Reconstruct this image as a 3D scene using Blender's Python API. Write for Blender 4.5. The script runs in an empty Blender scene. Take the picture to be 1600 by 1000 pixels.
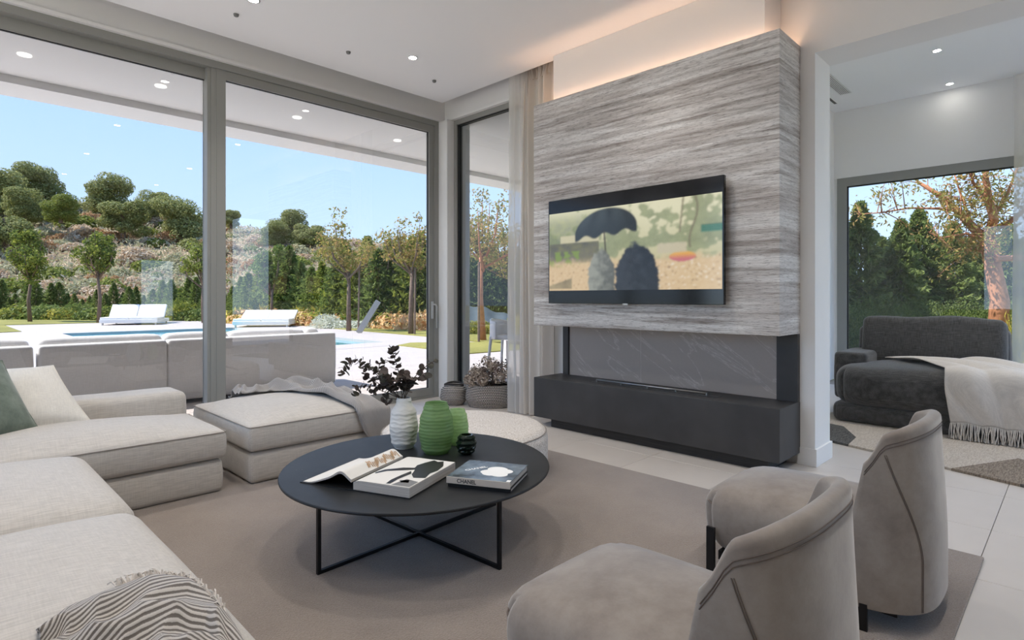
import bpy, bmesh, math, random
from mathutils import Vector, Matrix, noise

sc = bpy.context.scene
COL = sc.collection
R = math.radians
PI = math.pi

# ------------------------------------------------------------------ camera
H = 1.25                       # camera height
YAW = R(44.68)
FW = Vector((math.cos(YAW), math.sin(YAW), 0)); RT = Vector((math.sin(YAW), -math.cos(YAW), 0))
cam = bpy.data.cameras.new('camera'); camo = bpy.data.objects.new('camera', cam); COL.objects.link(camo)
cam.sensor_width = 36; cam.lens = 36 * 900 / 1600; cam.shift_y = -35 / 1600
cam.clip_start = .02; cam.clip_end = 600
camo.location = (0, 0, H); camo.rotation_euler = (R(90), 0, YAW - R(90))
sc.camera = camo

# ------------------------------------------------------------------ colour management, sky, sun
def S(r, g, b):
    f = lambda c: (c / 255 / 12.92) if c / 255 <= .04045 else ((c / 255 + .055) / 1.055) ** 2.4
    return (f(r), f(g), f(b), 1)
vs = sc.view_settings
vs.view_transform = 'Standard'; vs.look = 'None'; vs.gamma = 1; vs.use_curve_mapping = False
vs.exposure = 2.35
sc.cycles.use_denoising = True
sc.cycles.max_bounces = 10; sc.cycles.diffuse_bounces = 5; sc.cycles.glossy_bounces = 4
sc.cycles.transmission_bounces = 8; sc.cycles.transparent_max_bounces = 16
sc.cycles.sample_clamp_indirect = 6.0; sc.cycles.caustics_reflective = False; sc.cycles.caustics_refractive = False

w = bpy.data.worlds.new('sky'); sc.world = w; w.use_nodes = True
nt = w.node_tree; nt.nodes.clear()
o_ = nt.nodes.new('ShaderNodeOutputWorld'); bg = nt.nodes.new('ShaderNodeBackground')
tc = nt.nodes.new('ShaderNodeTexCoord'); sp = nt.nodes.new('ShaderNodeSeparateXYZ'); cr = nt.nodes.new('ShaderNodeValToRGB')
nt.links.new(tc.outputs['Generated'], sp.inputs[0]); nt.links.new(sp.outputs['Z'], cr.inputs[0])
nt.links.new(cr.outputs[0], bg.inputs[0]); nt.links.new(bg.outputs[0], o_.inputs[0])
e = cr.color_ramp.elements
e[0].position = .0; e[0].color = (.46, .58, .74, 1); e[1].position = .75; e[1].color = (.16, .30, .60, 1)
k = cr.color_ramp.elements.new(.32); k.color = (.27, .42, .69, 1)
SKY = 1.0
bg.inputs[1].default_value = SKY
sun = bpy.data.lights.new('sun', 'SUN'); sun.energy = 4.0; sun.angle = R(.6); sun.color = (1, .95, .89)
suno = bpy.data.objects.new('sun', sun); COL.objects.link(suno)
suno.rotation_euler = Vector((.48, -.40, -.78)).to_track_quat('-Z', 'Y').to_euler()
LAMP = 0.6                      # multiplies the ceiling lamps

# ------------------------------------------------------------------ pixel helpers (1600 x 1000 frame)
def ray(u, v):
    return FW + RT * ((u - 800) / 900) + Vector((0, 0, (465 - v) / 900))
def onz(u, v, z=0.):
    d = ray(u, v); return Vector((0, 0, H)) + d * ((z - H) / d.z)
def onx(u, v, x):
    d = ray(u, v); return Vector((0, 0, H)) + d * (x / d.x)
def ony(u, v, y):
    d = ray(u, v); return Vector((0, 0, H)) + d * (y / d.y)
def atd(u, v, dep):
    return Vector((0, 0, H)) + ray(u, v) * dep
def gd(u, dep, z=0.):
    p = ray(u, 465) * dep; return Vector((p.x, p.y, z))

# ------------------------------------------------------------------ object helpers
def tag(o, label=None, cat=None, group=None, kind=None):
    if label: o['label'] = label
    if cat: o['category'] = cat
    if group: o['group'] = group
    if kind: o['kind'] = kind
    return o
def empty(name, loc=(0, 0, 0), rz=0, label=None, cat=None, group=None, kind=None):
    o = bpy.data.objects.new(name, None); COL.objects.link(o); o.location = loc; o.rotation_euler = (0, 0, rz)
    o.empty_display_size = .1
    return tag(o, label, cat, group, kind)
def put(name, me, m=None, parent=None, loc=None, smooth=False, label=None, cat=None, group=None, kind=None, rot=None, scale=None):
    if isinstance(me, MB): me = me.mesh(name)
    if smooth and not me.get('sm'):
        me.polygons.foreach_set('use_smooth', [True] * len(me.polygons)); me['sm'] = 1
    o = bpy.data.objects.new(name, me); COL.objects.link(o)
    if m is not None and len(me.materials) == 0: me.materials.append(m)
    elif m is not None and me.materials[0] != m:
        o.material_slots[0].link = 'OBJECT'; o.material_slots[0].material = m
    if parent is not None: o.parent = parent
    if loc is not None: o.location = loc
    if rot is not None: o.rotation_euler = rot
    if scale is not None: o.scale = scale if hasattr(scale, '__len__') else (scale,) * 3
    return tag(o, label, cat, group, kind)
def copy_tree(o, parent=None):
    c = o.copy(); COL.objects.link(c); c.parent = parent
    for ch in list(o.children): copy_tree(ch, c)
    return c

class MB:
    def __init__(s): s.v = []; s.f = []; s.uv = None; s.col = None
    def add(s, vs_, fs):
        b = len(s.v); s.v += [tuple(p) for p in vs_]; s.f += [tuple(i + b for i in f) for f in fs]; return s
    def box(s, x0, x1, y0, y1, z0, z1):
        return s.add([(x0, y0, z0), (x1, y0, z0), (x1, y1, z0), (x0, y1, z0), (x0, y0, z1), (x1, y0, z1), (x1, y1, z1), (x0, y1, z1)],
                     [(0, 3, 2, 1), (4, 5, 6, 7), (0, 1, 5, 4), (1, 2, 6, 5), (2, 3, 7, 6), (3, 0, 4, 7)])
    def prism(s, pts, z0, z1):
        a = sum(pts[i][0] * pts[(i + 1) % len(pts)][1] - pts[(i + 1) % len(pts)][0] * pts[i][1] for i in range(len(pts)))
        if a < 0: pts = pts[::-1]
        n = len(pts)
        return s.add([(p[0], p[1], z0) for p in pts] + [(p[0], p[1], z1) for p in pts],
                     [tuple(range(n))[::-1], tuple(range(n, 2 * n))] + [(i, (i + 1) % n, n + (i + 1) % n, n + i) for i in range(n)])
    def tube(s, pts, r, n=8, closed=False, flat=1.0):
        pts = [Vector(p) for p in pts]; m = len(pts)
        rr = r if hasattr(r, '__len__') else [r] * m
        up = None; vsx = []
        for i, p in enumerate(pts):
            if closed: t = pts[(i + 1) % m] - pts[i - 1]
            else: t = pts[min(i + 1, m - 1)] - pts[max(i - 1, 0)]
            t = t.normalized() if t.length > 1e-9 else Vector((0, 0, 1))
            if up is None: up = t.orthogonal().normalized()
            up = up - t * up.dot(t)
            up = up.normalized() if up.length > 1e-6 else t.orthogonal().normalized()
            sd = t.cross(up)
            vsx += [p + (up * math.cos(2 * PI * k / n) + sd * math.sin(2 * PI * k / n) * flat) * rr[i] for k in range(n)]
        fs = []
        for i in range(m if closed else m - 1):
            a, b = i * n, ((i + 1) % m) * n
            fs += [(a + k, a + (k + 1) % n, b + (k + 1) % n, b + k) for k in range(n)]
        if not closed: fs += [tuple(range(n))[::-1], tuple(range((m - 1) * n, m * n))]
        return s.add(vsx, fs)
    def lathe(s, prof, n=32, cap0=True, cap1=False, c=(0, 0), rfun=None):
        vsx = []
        for r, z in prof:
            for k in range(n):
                a = 2 * PI * k / n; q = r * (rfun(a, z) if rfun else 1)
                vsx.append((c[0] + q * math.cos(a), c[1] + q * math.sin(a), z))
        fs = []
        for i in range(len(prof) - 1):
            fs += [(i * n + k, i * n + (k + 1) % n, (i + 1) * n + (k + 1) % n, (i + 1) * n + k) for k in range(n)]
        if cap0: fs.append(tuple(range(n))[::-1])
        if cap1: fs.append(tuple(range((len(prof) - 1) * n, len(prof) * n)))
        return s.add(vsx, fs)
    def sheet(s, fn, nu, nv, uv=True):
        b = len(s.v); vsx = []; uvs = []
        for j in range(nv + 1):
            for i in range(nu + 1):
                vsx.append(tuple(fn(i / nu, j / nv))); uvs.append((i / nu, j / nv))
        fs = [(j * (nu + 1) + i, j * (nu + 1) + i + 1, (j + 1) * (nu + 1) + i + 1, (j + 1) * (nu + 1) + i) for j in range(nv) for i in range(nu)]
        s.add(vsx, fs)
        if uv: s.uv = uvs if b == 0 else (s.uv or []) + uvs
        return s
    def mesh(s, name):
        me = bpy.data.meshes.new(name); me.from_pydata(s.v, [], s.f); me.update()
        if s.uv and len(s.uv) == len(s.v):
            l = me.uv_layers.new(name='UVMap')
            idx = [0] * len(me.loops); me.loops.foreach_get('vertex_index', idx)
            flat = []
            for i in idx: flat += s.uv[i]
            l.data.foreach_set('uv', flat)
        if s.col:
            c = me.color_attributes.new('paint', 'FLOAT_COLOR', 'POINT')
            fl = []
            for q in s.col: fl += [q[0], q[1], q[2], 1]
            c.data.foreach_set('color', fl)
        return me

def axis_pts(h, r, n):
    e = [-h + r * (1 - math.cos(t * PI / 2 / 4)) for t in range(5)]
    mid = [-h + r + (2 * h - 2 * r) * t / n for t in range(1, n)]
    return e + mid + [-q for q in e[::-1]]
def rbox(hx, hy, hz, r, n=(6, 6, 3), deform=None, rp=None):
    """rounded box; rp = larger plan-corner radius"""
    m = MB(); ax = axis_pts(hx, r, n[0]); ay = axis_pts(hy, r, n[1]); az = axis_pts(hz, r, n[2]); H_ = (hx, hy, hz); idx = {}
    def vid(p):
        key = tuple(round(c, 6) for c in p)
        if key not in idx:
            q = Vector([max(-(H_[i] - r), min(H_[i] - r, p[i])) for i in range(3)])
            d = Vector(p) - q
            P = q + d.normalized() * r if d.length > 1e-9 else q
            if rp:
                ix, iy = hx - rp, hy - rp
                cx, cy = max(-ix, min(ix, P.x)), max(-iy, min(iy, P.y))
                dx, dy = P.x - cx, P.y - cy; mx = max(abs(dx), abs(dy)); L = math.hypot(dx, dy)
                if L > 1e-9: P.x = cx + dx / L * mx; P.y = cy + dy / L * mx
            if deform: P = deform(P)
            idx[key] = len(m.v); m.v.append(tuple(P))
        return idx[key]
    def face(A, B, mk, flip):
        for i in range(len(A) - 1):
            for j in range(len(B) - 1):
                f = [vid(mk(A[i], B[j])), vid(mk(A[i + 1], B[j])), vid(mk(A[i + 1], B[j + 1])), vid(mk(A[i], B[j + 1]))]
                m.f.append(tuple(f[::-1] if flip else f))
    face(ax, ay, lambda a, b: (a, b, hz), False); face(ax, ay, lambda a, b: (a, b, -hz), True)
    face(ax, az, lambda a, b: (a, -hy, b), False); face(ax, az, lambda a, b: (a, hy, b), True)
    face(ay, az, lambda a, b: (hx, a, b), False); face(ay, az, lambda a, b: (-hx, a, b), True)
    return m
def bev_box(x0, x1, y0, y1, z0, z1, b=.004, seg=2):
    bm = bmesh.new(); bmesh.ops.create_cube(bm, size=1)
    for v in bm.verts:
        v.co = Vector((x0 if v.co.x < 0 else x1, y0 if v.co.y < 0 else y1, z0 if v.co.z < 0 else z1))
    bmesh.ops.bevel(bm, geom=bm.edges[:], offset=b, segments=seg, profile=.5, affect='EDGES')
    me = bpy.data.meshes.new('box'); bm.to_mesh(me); bm.free(); return me
def fbm(p, o=3): return noise.fractal(Vector(p), 1.0, 2.0, o)

# ------------------------------------------------------------------ materials
MATS = {}
class NT:
    def __init__(s, name):
        s.m = bpy.data.materials.new(name); s.m.use_nodes = True; s.t = s.m.node_tree
        s.p = s.t.nodes['Principled BSDF']; s.out = s.t.nodes['Material Output']; s._c = None
    def n(s, typ, **kw):
        x = s.t.nodes.new(typ)
        for k_, v_ in kw.items(): setattr(x, k_, v_)
        return x
    def l(s, a, b): s.t.links.new(a, b)
    def coord(s, scale=(1, 1, 1), src='Object', rot=(0, 0, 0)):
        if s._c is None: s._c = s.n('ShaderNodeTexCoord')
        mp = s.n('ShaderNodeMapping'); mp.inputs['Scale'].default_value = scale; mp.inputs['Rotation'].default_value = rot
        s.l(s._c.outputs[src], mp.inputs[0]); return mp.outputs[0]
    def noise(s, scale, vec=None, detail=3, rough=.55, dist=0):
        x = s.n('ShaderNodeTexNoise'); x.inputs['Scale'].default_value = scale; x.inputs['Detail'].default_value = detail
        x.inputs['Roughness'].default_value = rough; x.inputs['Distortion'].default_value = dist
        if vec is not None: s.l(vec, x.inputs['Vector'])
        return x.outputs['Fac']
    def ramp(s, fac, stops):
        x = s.n('ShaderNodeValToRGB'); el = x.color_ramp.elements
        while len(el) < len(stops): el.new(.5)
        for q, (p_, c_) in zip(el, stops): q.position = p_; q.color = c_
        s.l(fac, x.inputs[0]); return x.outputs[0]
    def mix(s, fac, a, b, blend='MIX'):
        x = s.n('ShaderNodeMix', data_type='RGBA', blend_type=blend)
        for inp, val in ((x.inputs[0], fac), (x.inputs[6], a), (x.inputs[7], b)):
            if hasattr(val, 'is_linked') or hasattr(val, 'links'): s.l(val, inp)
            else: inp.default_value = val
        return x.outputs[2]
    def math(s, op, a, b=None):
        x = s.n('ShaderNodeMath', operation=op)
        for i, val in enumerate((a, b)):
            if val is None: continue
            if hasattr(val, 'links'): s.l(val, x.inputs[i])
            else: x.inputs[i].default_value = val
        return x.outputs[0]
    def bump(s, hgt, strength=.2, dist=.01):
        x = s.n('ShaderNodeBump'); x.inputs['Strength'].default_value = strength; x.inputs['Distance'].default_value = dist
        s.l(hgt, x.inputs['Height']); s.l(x.outputs[0], s.p.inputs['Normal']); return x
    def base(s, c):
        if hasattr(c, 'links'): s.l(c, s.p.inputs['Base Color'])
        else: s.p.inputs['Base Color'].default_value = c
    def set(s, **kw):
        for k_, v_ in kw.items(): s.p.inputs[k_.replace('_', ' ')].default_value = v_
        return s
def keep(name, nt_): MATS[name] = nt_.m; return nt_.m
def plain(name, col, rough=.5, metal=0, var=0, vscale=4, bump=0, bscale=200, spec=.5):
    t = NT(name); t.set(Roughness=rough, Metallic=metal); t.p.inputs['Specular IOR Level'].default_value = spec
    if var:
        c2 = tuple(max(0, c * (1 - var)) for c in col[:3]) + (1,); c1 = tuple(min(1, c * (1 + var)) for c in col[:3]) + (1,)
        t.base(t.ramp(t.noise(vscale, t.coord()), [(.3, c2), (.7, c1)]))
    else: t.base(col)
    if bump: t.bump(t.noise(bscale, t.coord(), 2), bump, .002)
    return keep(name, t)
def fabric(name, col, weave=260, slub=.10, bump=.25, rough=.9, sheen=.3, tint=None, wb=.5):
    t = NT(name); t.set(Roughness=rough); t.p.inputs['Specular IOR Level'].default_value = .2
    t.p.inputs['Sheen Weight'].default_value = sheen
    a = t.noise(1, t.coord((weave, weave * .06, weave * .06)), 2)
    b = t.noise(1, t.coord((weave * .06, weave, weave)), 2)
    s_ = t.math('ADD', t.math('MULTIPLY', a, 1 - wb), t.math('MULTIPLY', b, wb))
    lo = tuple(max(0, c * (1 - slub * 2)) for c in col[:3]) + (1,); hi = tuple(min(1, c * (1 + slub)) for c in col[:3]) + (1,)
    c = t.ramp(s_, [(.38, lo), (.62, hi)])
    if tint: c = t.mix(t.math('MULTIPLY', t.noise(3, t.coord(), 3), .6), c, tint)
    t.base(c); t.bump(s_, bump, .003)
    return keep(name, t)
def velvet(name, col, col2, scale=6, rough=.8):
    t = NT(name); t.set(Roughness=rough); t.p.inputs['Specular IOR Level'].default_value = .25
    t.p.inputs['Sheen Weight'].default_value = .5; t.p.inputs['Sheen Roughness'].default_value = .4
    a = t.noise(scale, t.coord(), 8, .7)
    t.base(t.ramp(a, [(.35, col), (.68, col2)])); t.bump(t.noise(90, t.coord(), 3), .08, .003)
    return keep(name, t)
def emit(name, col, st):
    t = NT(name); t.base((0, 0, 0, 1)); t.p.inputs['Emission Color'].default_value = col; t.p.inputs['Emission Strength'].default_value = st
    return keep(name, t)
def glass(name, tint=(.93, .96, .95, 1), ior=1.5):
    t = NT(name); t.t.nodes.remove(t.p)
    tr = t.n('ShaderNodeBsdfTransparent'); tr.inputs[0].default_value = tint
    gl = t.n('ShaderNodeBsdfGlossy'); gl.inputs['Roughness'].default_value = 0.0
    g = t.n('ShaderNodeNewGeometry'); dt_ = t.n('ShaderNodeVectorMath', operation='DOT_PRODUCT'); t.l(g.outputs['Normal'], dt_.inputs[0]); t.l(g.outputs['Incoming'], dt_.inputs[1])
    fr = t.math('ADD', t.math('MULTIPLY', t.math('POWER', t.math('SUBTRACT', 1.0, t.math('ABSOLUTE', dt_.outputs['Value'])), 5.0), .90), .075)
    mx = t.n('ShaderNodeMixShader'); t.l(fr, mx.inputs[0]); t.l(tr.outputs[0], mx.inputs[1]); t.l(gl.outputs[0], mx.inputs[2])
    t.l(mx.outputs[0], t.out.inputs[0]); return keep(name, t)
def leafmat(name, cols, trans=.35, rough=.6):
    t = NT(name); g = t.n('ShaderNodeNewGeometry'); oi = t.n('ShaderNodeObjectInfo')
    f = t.math('ADD', t.math('MULTIPLY', g.outputs['Random Per Island'], .7), t.math('MULTIPLY', oi.outputs['Random'], .3))
    n_ = len(cols); c = t.ramp(f, [(i / max(1, n_ - 1), cc) for i, cc in enumerate(cols)])
    t.base(c); t.set(Roughness=rough); t.p.inputs['Specular IOR Level'].default_value = .25
    tl = t.n('ShaderNodeBsdfTranslucent'); t.l(c, tl.inputs[0])
    mx = t.n('ShaderNodeMixShader'); mx.inputs[0].default_value = trans
    t.l(t.p.outputs[0], mx.inputs[1]); t.l(tl.outputs[0], mx.inputs[2]); t.l(mx.outputs[0], t.out.inputs[0])
    return keep(name, t)

WHITE = plain('white_paint', S(236, 235, 233), .75, bump=.03, bscale=120)
TAUPE = plain('darkened_wall_paint', S(128, 118, 110), .8)  # dark tone put on unseen walls to cut fill from behind the camera
CEILM = plain('ceiling_paint', S(244, 244, 244), .85)
FRAME = plain('window_frame_metal', S(146, 146, 141), .45, .0, bump=.04, bscale=400)
GASKET = plain('black_gasket', S(22, 22, 22), .6)
GLASS = glass('view_dimming_glass', (.35, .36, .37, 1))  # tint put in to dim the bright outdoors against the room
CLEAR = glass('clear_glass')
GLASS3 = glass('far_view_dimming_glass', (.40, .41, .42, 1))  # tint put in to dim the garden beyond the far window
TILE = plain('floor_tile_porcelain', S(206, 199, 192), .33, var=.035, vscale=3)
GROUT = plain('tile_grout', S(168, 160, 152), .9)
DECKM = plain('terrace_stone', S(190, 180, 173), .7, var=.04, vscale=2)
BLACK = plain('black_metal', S(20, 20, 22), .45, .3)
HANDLE = plain('handle_metal', S(196, 197, 195), .35, .2)
LINEN = fabric('sofa_linen', S(196, 190, 182), 210, .075, .35, wb=.7)
PIPING = plain('sofa_piping', S(150, 143, 136), .9)
BOUCLE = NT('pouf_boucle'); BOUCLE.set(Roughness=.95)
_n = BOUCLE.noise(140, BOUCLE.coord(), 2); BOUCLE.base(BOUCLE.ramp(_n, [(.35, S(178, 168, 158)), (.6, S(224, 219, 214))])); BOUCLE.bump(_n, .6, .006); BOUCLE = keep('pouf_boucle', BOUCLE)
SUEDE = velvet('armchair_suede', S(126, 116, 108), S(150, 141, 132))
SEAM = plain('armchair_thread', S(104, 92, 84), .8)
DKFAB = fabric('charcoal_linen', S(84, 83, 82), 240, .28, .4)
GRNP = velvet('green_velvet', S(92, 104, 94), S(128, 140, 128), 9)
CREAM = fabric('cream_linen', S(220, 216, 208), 300, .05, .25)
PLASTERBLK = plain('black_microcement', S(58, 57, 57), .5, var=.25, vscale=3)
BLKWOOD = NT('black_oak'); BLKWOOD.set(Roughness=.55)
_n = BLKWOOD.noise(1, BLKWOOD.coord((60, 3, 160)), 4); BLKWOOD.base(BLKWOOD.ramp(_n, [(.3, S(24, 23, 23)), (.75, S(58, 55, 53))])); BLKWOOD.bump(_n, .2, .003); BLKWOOD = keep('black_oak', BLKWOOD)
GRASS = NT('lawn_grass'); GRASS.set(Roughness=.9)
GRASS.base(GRASS.mix(.5, GRASS.ramp(GRASS.noise(9, GRASS.coord(), 6, .7), [(.3, S(98, 100, 38)), (.7, S(168, 160, 82))]),
                     GRASS.ramp(GRASS.noise(.35, GRASS.coord(), 4), [(.35, S(112, 112, 45)), (.65, S(172, 162, 84))])))
GRASS.bump(GRASS.noise(60, GRASS.coord(), 3), .6, .03); GRASS = keep('lawn_grass', GRASS)
WATER = NT('pool_water'); WATER.set(Roughness=.06); WATER.base(S(88, 168, 182)); WATER.bump(WATER.noise(3, WATER.coord(), 2), .05, .05); WATER = keep('pool_water', WATER)
BARK = plain('bark', S(116, 96, 82), .9, var=.25, vscale=14, bump=.5, bscale=30)
BARKR = plain('reddish_bark', S(176, 120, 86), .85, var=.22, vscale=9, bump=.4, bscale=24)
OUTFAB = fabric('outdoor_fabric', S(226, 223, 220), 300, .04, .2)
OUTWHITE = plain('white_outdoor_fabric', S(238, 235, 230), .85)

# travertine cladding
t = NT('veined_stone'); t.set(Roughness=.62)
wob = t.noise(1, t.coord((.9, .9, .5)), 2)
mpz = t.n('ShaderNodeSeparateXYZ'); t.l(t._c.outputs['Object'], mpz.inputs[0])
zz = t.math('ADD', mpz.outputs['Z'], t.math('MULTIPLY', wob, .03))
cz = t.n('ShaderNodeCombineXYZ'); t.l(zz, cz.inputs[2]); t.l(t.math('MULTIPLY', mpz.outputs['Y'], .05), cz.inputs[1]); t.l(t.math('MULTIPLY', mpz.outputs['X'], .05), cz.inputs[0])
band = t.noise(3.1, cz.outputs[0], 5, .62)
streak = t.noise(26, cz.outputs[0], 4, .65)
fine = t.noise(1, t.coord((4, 4, 110)), 5, .72, .1)
pit = t.noise(1, t.coord((16, 16, 190)), 4, .75)
c0 = t.ramp(band, [(.36, S(236, 234, 231)), (.42, S(150, 137, 129)), (.47, S(196, 188, 182)), (.52, S(238, 236, 233)), (.555, S(142, 129, 121)), (.60, S(214, 208, 203)), (.66, S(130, 119, 112))])
c1 = t.ramp(streak, [(.40, S(116, 106, 99)), (.5, S(206, 201, 197)), (.58, S(246, 245, 243))])
c2 = t.mix(.30, c0, c1)
c3 = t.mix(.25, c2, t.ramp(fine, [(.35, S(96, 90, 85)), (.52, S(202, 198, 194)), (.7, S(236, 234, 232))]))
pf = t.ramp(pit, [(.36, (.22, .21, .20, 1)), (.47, (1, 1, 1, 1))])
t.base(t.mix(.7, c3, pf, 'MULTIPLY'))
t.bump(t.math('ADD', t.math('MULTIPLY', fine, .5), pit), .5, .006)
STONE = keep('veined_stone', t)
# slate back panel
t = NT('grey_slate'); t.set(Roughness=.45)
rot = t.coord((1, 1, 1), rot=(R(-38), 0, 0))
mp = t.n('ShaderNodeMapping'); mp.inputs['Scale'].default_value = (1, .55, 3.2); t.l(rot, mp.inputs[0])
vein = t.noise(1.15, mp.outputs[0], 7, .6, .6)
ln = t.math('ABSOLUTE', t.math('SUBTRACT', vein, .5))
vc = t.ramp(ln, [(.0, S(214, 208, 202)), (.004, S(184, 175, 168)), (.02, S(176, 166, 158))])
t.base(t.mix(t.math('MULTIPLY', t.noise(60, t.coord(), 3), .25), vc, S(150, 140, 132))); t.bump(vein, .25, .02)
SLATE = keep('grey_slate', t)
# rug
t = NT('taupe_rug_pile'); t.set(Roughness=1.0); t.p.inputs['Specular IOR Level'].default_value = .05; t.p.inputs['Sheen Weight'].default_value = .4
n1 = t.noise(150, t.coord(), 3, .7); n2 = t.noise(1.6, t.coord(), 4, .6)
t.base(t.mix(.45, t.ramp(n1, [(.3, S(120, 107, 98)), (.7, S(162, 150, 140))]), t.ramp(n2, [(.35, S(126, 114, 105)), (.65, S(158, 146, 136))])))
t.bump(n1, .7, .008); RUG = keep('taupe_rug_pile', t)
# table top
t = NT('dark_marble'); t.set(Roughness=.46); t.p.inputs['Specular IOR Level'].default_value = .3
n1 = t.noise(34, t.coord(), 3, .6); n2 = t.noise(2.5, t.coord(), 5, .7)
cc = t.ramp(n2, [(.35, S(24, 25, 27)), (.7, S(44, 46, 49))])
vo = t.n('ShaderNodeTexVoronoi'); vo.inputs['Scale'].default_value = 26; t.l(t.coord(), vo.inputs['Vector'])
fk = t.ramp(vo.outputs['Distance'], [(.03, (1, 1, 1, 1)), (.06, (0, 0, 0, 1))])
gate = t.ramp(t.noise(11, t.coord(), 2), [(.58, (0, 0, 0, 1)), (.62, (1, 1, 1, 1))])
t.base(t.mix(t.mix(1.0, fk, gate, 'MULTIPLY'), cc, S(150, 148, 145))); MARBLE = keep('dark_marble', t)

# =================================================================== SETTING
X1, Y1 = 4.6, 5.75               # inner faces of the fireplace wall and the window wall
XL, YB = -3.0, -3.2              # left wall and back wall
ZC, ZW = 3.61, 3.47              # ceiling, window head
XF, YS, ZF = 9.75, 2.70, 4.08    # far room: window wall, side wall, ceiling

def struct(name, me, m, label, cat, parent=None, smooth=False):
    return put(name, me, m, parent, smooth=smooth, label=label, cat=cat, kind='structure')

fl = struct('floor', MB().box(XL - .2, XF, YB - .2, Y1 + .02, -.2, -.012), GROUT, 'pale beige porcelain tile floor of both rooms', 'floor')
TX, TY = .735, .69
tm = bev_box(-TX / 2 + .0016, TX / 2 - .0016, -TY / 2 + .0016, TY / 2 - .0016, -.012, 0, .0015, 1)
i0 = 0
for i in range(-11, 8):
    for j in range(-6, 9):
        cx, cy = 4.745 + (i - .5) * TX + 0, .345 + (j - .5) * TY
        if cx - TX / 2 < -.6 or cx + TX / 2 > XF + .1 or cy + TY / 2 > Y1 + .4 or cy < -1.6: continue
        if cx > 5 and cy > YS + .2: continue
        if cy + TY / 2 > Y1 + .02:
            continue
        put('tile', tm, TILE, fl, (cx, cy, 0))
        i0 += 1
# last row of cut tiles along the window
cut0 = .345 + 7 * TY
tm2 = bev_box(-TX / 2 + .0016, TX / 2 - .0016, cut0 + .0016, Y1 + .02, -.012, 0, .0015, 1)
for i in range(-6, 2): put('tile', tm2, TILE, fl, (4.745 + (i - .5) * TX, 0, 0))

ceil = struct('ceiling', MB().box(XL, 4.37, YB, 5.51, ZC, ZC + .12), CEILM, 'flat white ceiling with recessed downlights over the living room', 'ceiling')
put('recess_lid', MB().box(XL - .2, 4.95, YB - .2, 5.95, 3.9, 4.0), CEILM, ceil)
# walls
ww = struct('wall_window', MB().box(XL - .2, 4.9, Y1, 5.95, ZW, 4.0), WHITE, 'white wall band above the tall sliding window', 'wall')
put('wall_end', MB().box(XL - .2, -2.88, Y1, 5.95, 0, ZW), WHITE, ww)
put('corner_pillar', bev_box(4.52, 4.9, 5.607, 5.95, 0, ZW, .01), WHITE, ww)
put('pillar_baseboard', bev_box(4.51, 4.615, 5.597, 5.76, 0, .12, .004), WHITE, ww)
wr = struct('wall_right', MB().box(X1, 4.95, 1.40, 3.92, 0, 4.0), WHITE, 'white fireplace wall with wide opening to the next room', 'wall')
put('window_header', MB().box(X1, 4.95, 3.92, 5.95, ZW, 4.0), WHITE, wr)
put('opening_beam', MB().box(X1, 4.95, YB, 1.40, 3.06, 4.0), WHITE, wr)
struct('wall_chimney', bev_box(4.285, X1 - .001, 1.643, 3.67, 3.137, ZC - .001, .003), WHITE, 'white chimney breast above the stone cladding under the ceiling', 'wall')
struct('baseboard_right', bev_box(4.585, 4.965, 1.385, 1.52, 0, .13, .003), WHITE, 'white baseboard wrapping the foot of the wall beside the opening', 'baseboard')
# left wall with a wide opening added for daylight, back wall with a narrow glazed door (both behind the camera)
wl = struct('wall_left', MB().box(XL - .2, XL, YB, 1.4, 0, 4.0).box(XL - .2, XL, 5.6, 5.95, 0, 4.0).box(XL - .2, XL, 1.4, 5.6, 3.47, 4.0), TAUPE, 'unseen left wall darkened to cut fill, with added daylight glazing', 'wall')
wb = struct('wall_back', MB().box(XL - .2, 3.30, YB - .2, YB, 0, 4.0).box(4.05, 5.2, YB - .2, YB, 0, 4.2).box(9.5, 9.95, YB - .2, YB, 0, 4.2).box(5.2, 9.5, YB - .2, YB, 3.3, 4.2).box(3.30, 4.05, YB - .2, YB, 2.15, 4.0), TAUPE, 'unseen back wall darkened to cut fill, with narrow glazed door and added window', 'wall')
# far room
wf = struct('wall_far', MB().box(XF, XF + .25, -3.2, 2.95, 3.06, 4.3).box(XF, XF + .25, 2.655, 2.95, 0, 3.06).box(XF, XF + .25, -3.4, -1.6, 0, 3.06), WHITE, 'white wall above the window of the next room', 'wall')
struct('wall_side', MB().box(4.95, XF, YS, YS + .25, 0, 4.3), WHITE, 'white side wall of the next room', 'wall')
c2_ = struct('ceiling_far', MB().box(4.95, XF, -3.2, YS, ZF, ZF + .2), CEILM, 'white ceiling of the next room with vents', 'ceiling')

# ---- windows
def frame_rect(m, axis, p0, p1, a0, a1, z0, z1, wd, wz0=None, wz1=None):
    """rectangular frame in the plane normal to axis ('x' or 'y')"""
    wz0 = wd if wz0 is None else wz0; wz1 = wd if wz1 is None else wz1
    def bx(a_0, a_1, z_0, z_1):
        if axis == 'y': m.box(a_0, a_1, p0, p1, z_0, z_1)
        else: m.box(p0, p1, a_0, a_1, z_0, z_1)
    bx(a0, a0 + wd, z0, z1); bx(a1 - wd, a1, z0, z1); bx(a0 + wd, a1 - wd, z1 - wz1, z1)
    if wz0 > 0: bx(a0 + wd, a1 - wd, z0, z0 + wz0)
    return m
def pane(axis, p, a0, a1, z0, z1):
    m = MB()
    if axis == 'y': m.add([(a0, p, z0), (a1, p, z0), (a1, p, z1), (a0, p, z1)], [(0, 1, 2, 3)])
    else: m.add([(p, a0, z0), (p, a1, z0), (p, a1, z1), (p, a0, z1)], [(0, 1, 2, 3)])
    return m
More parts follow.
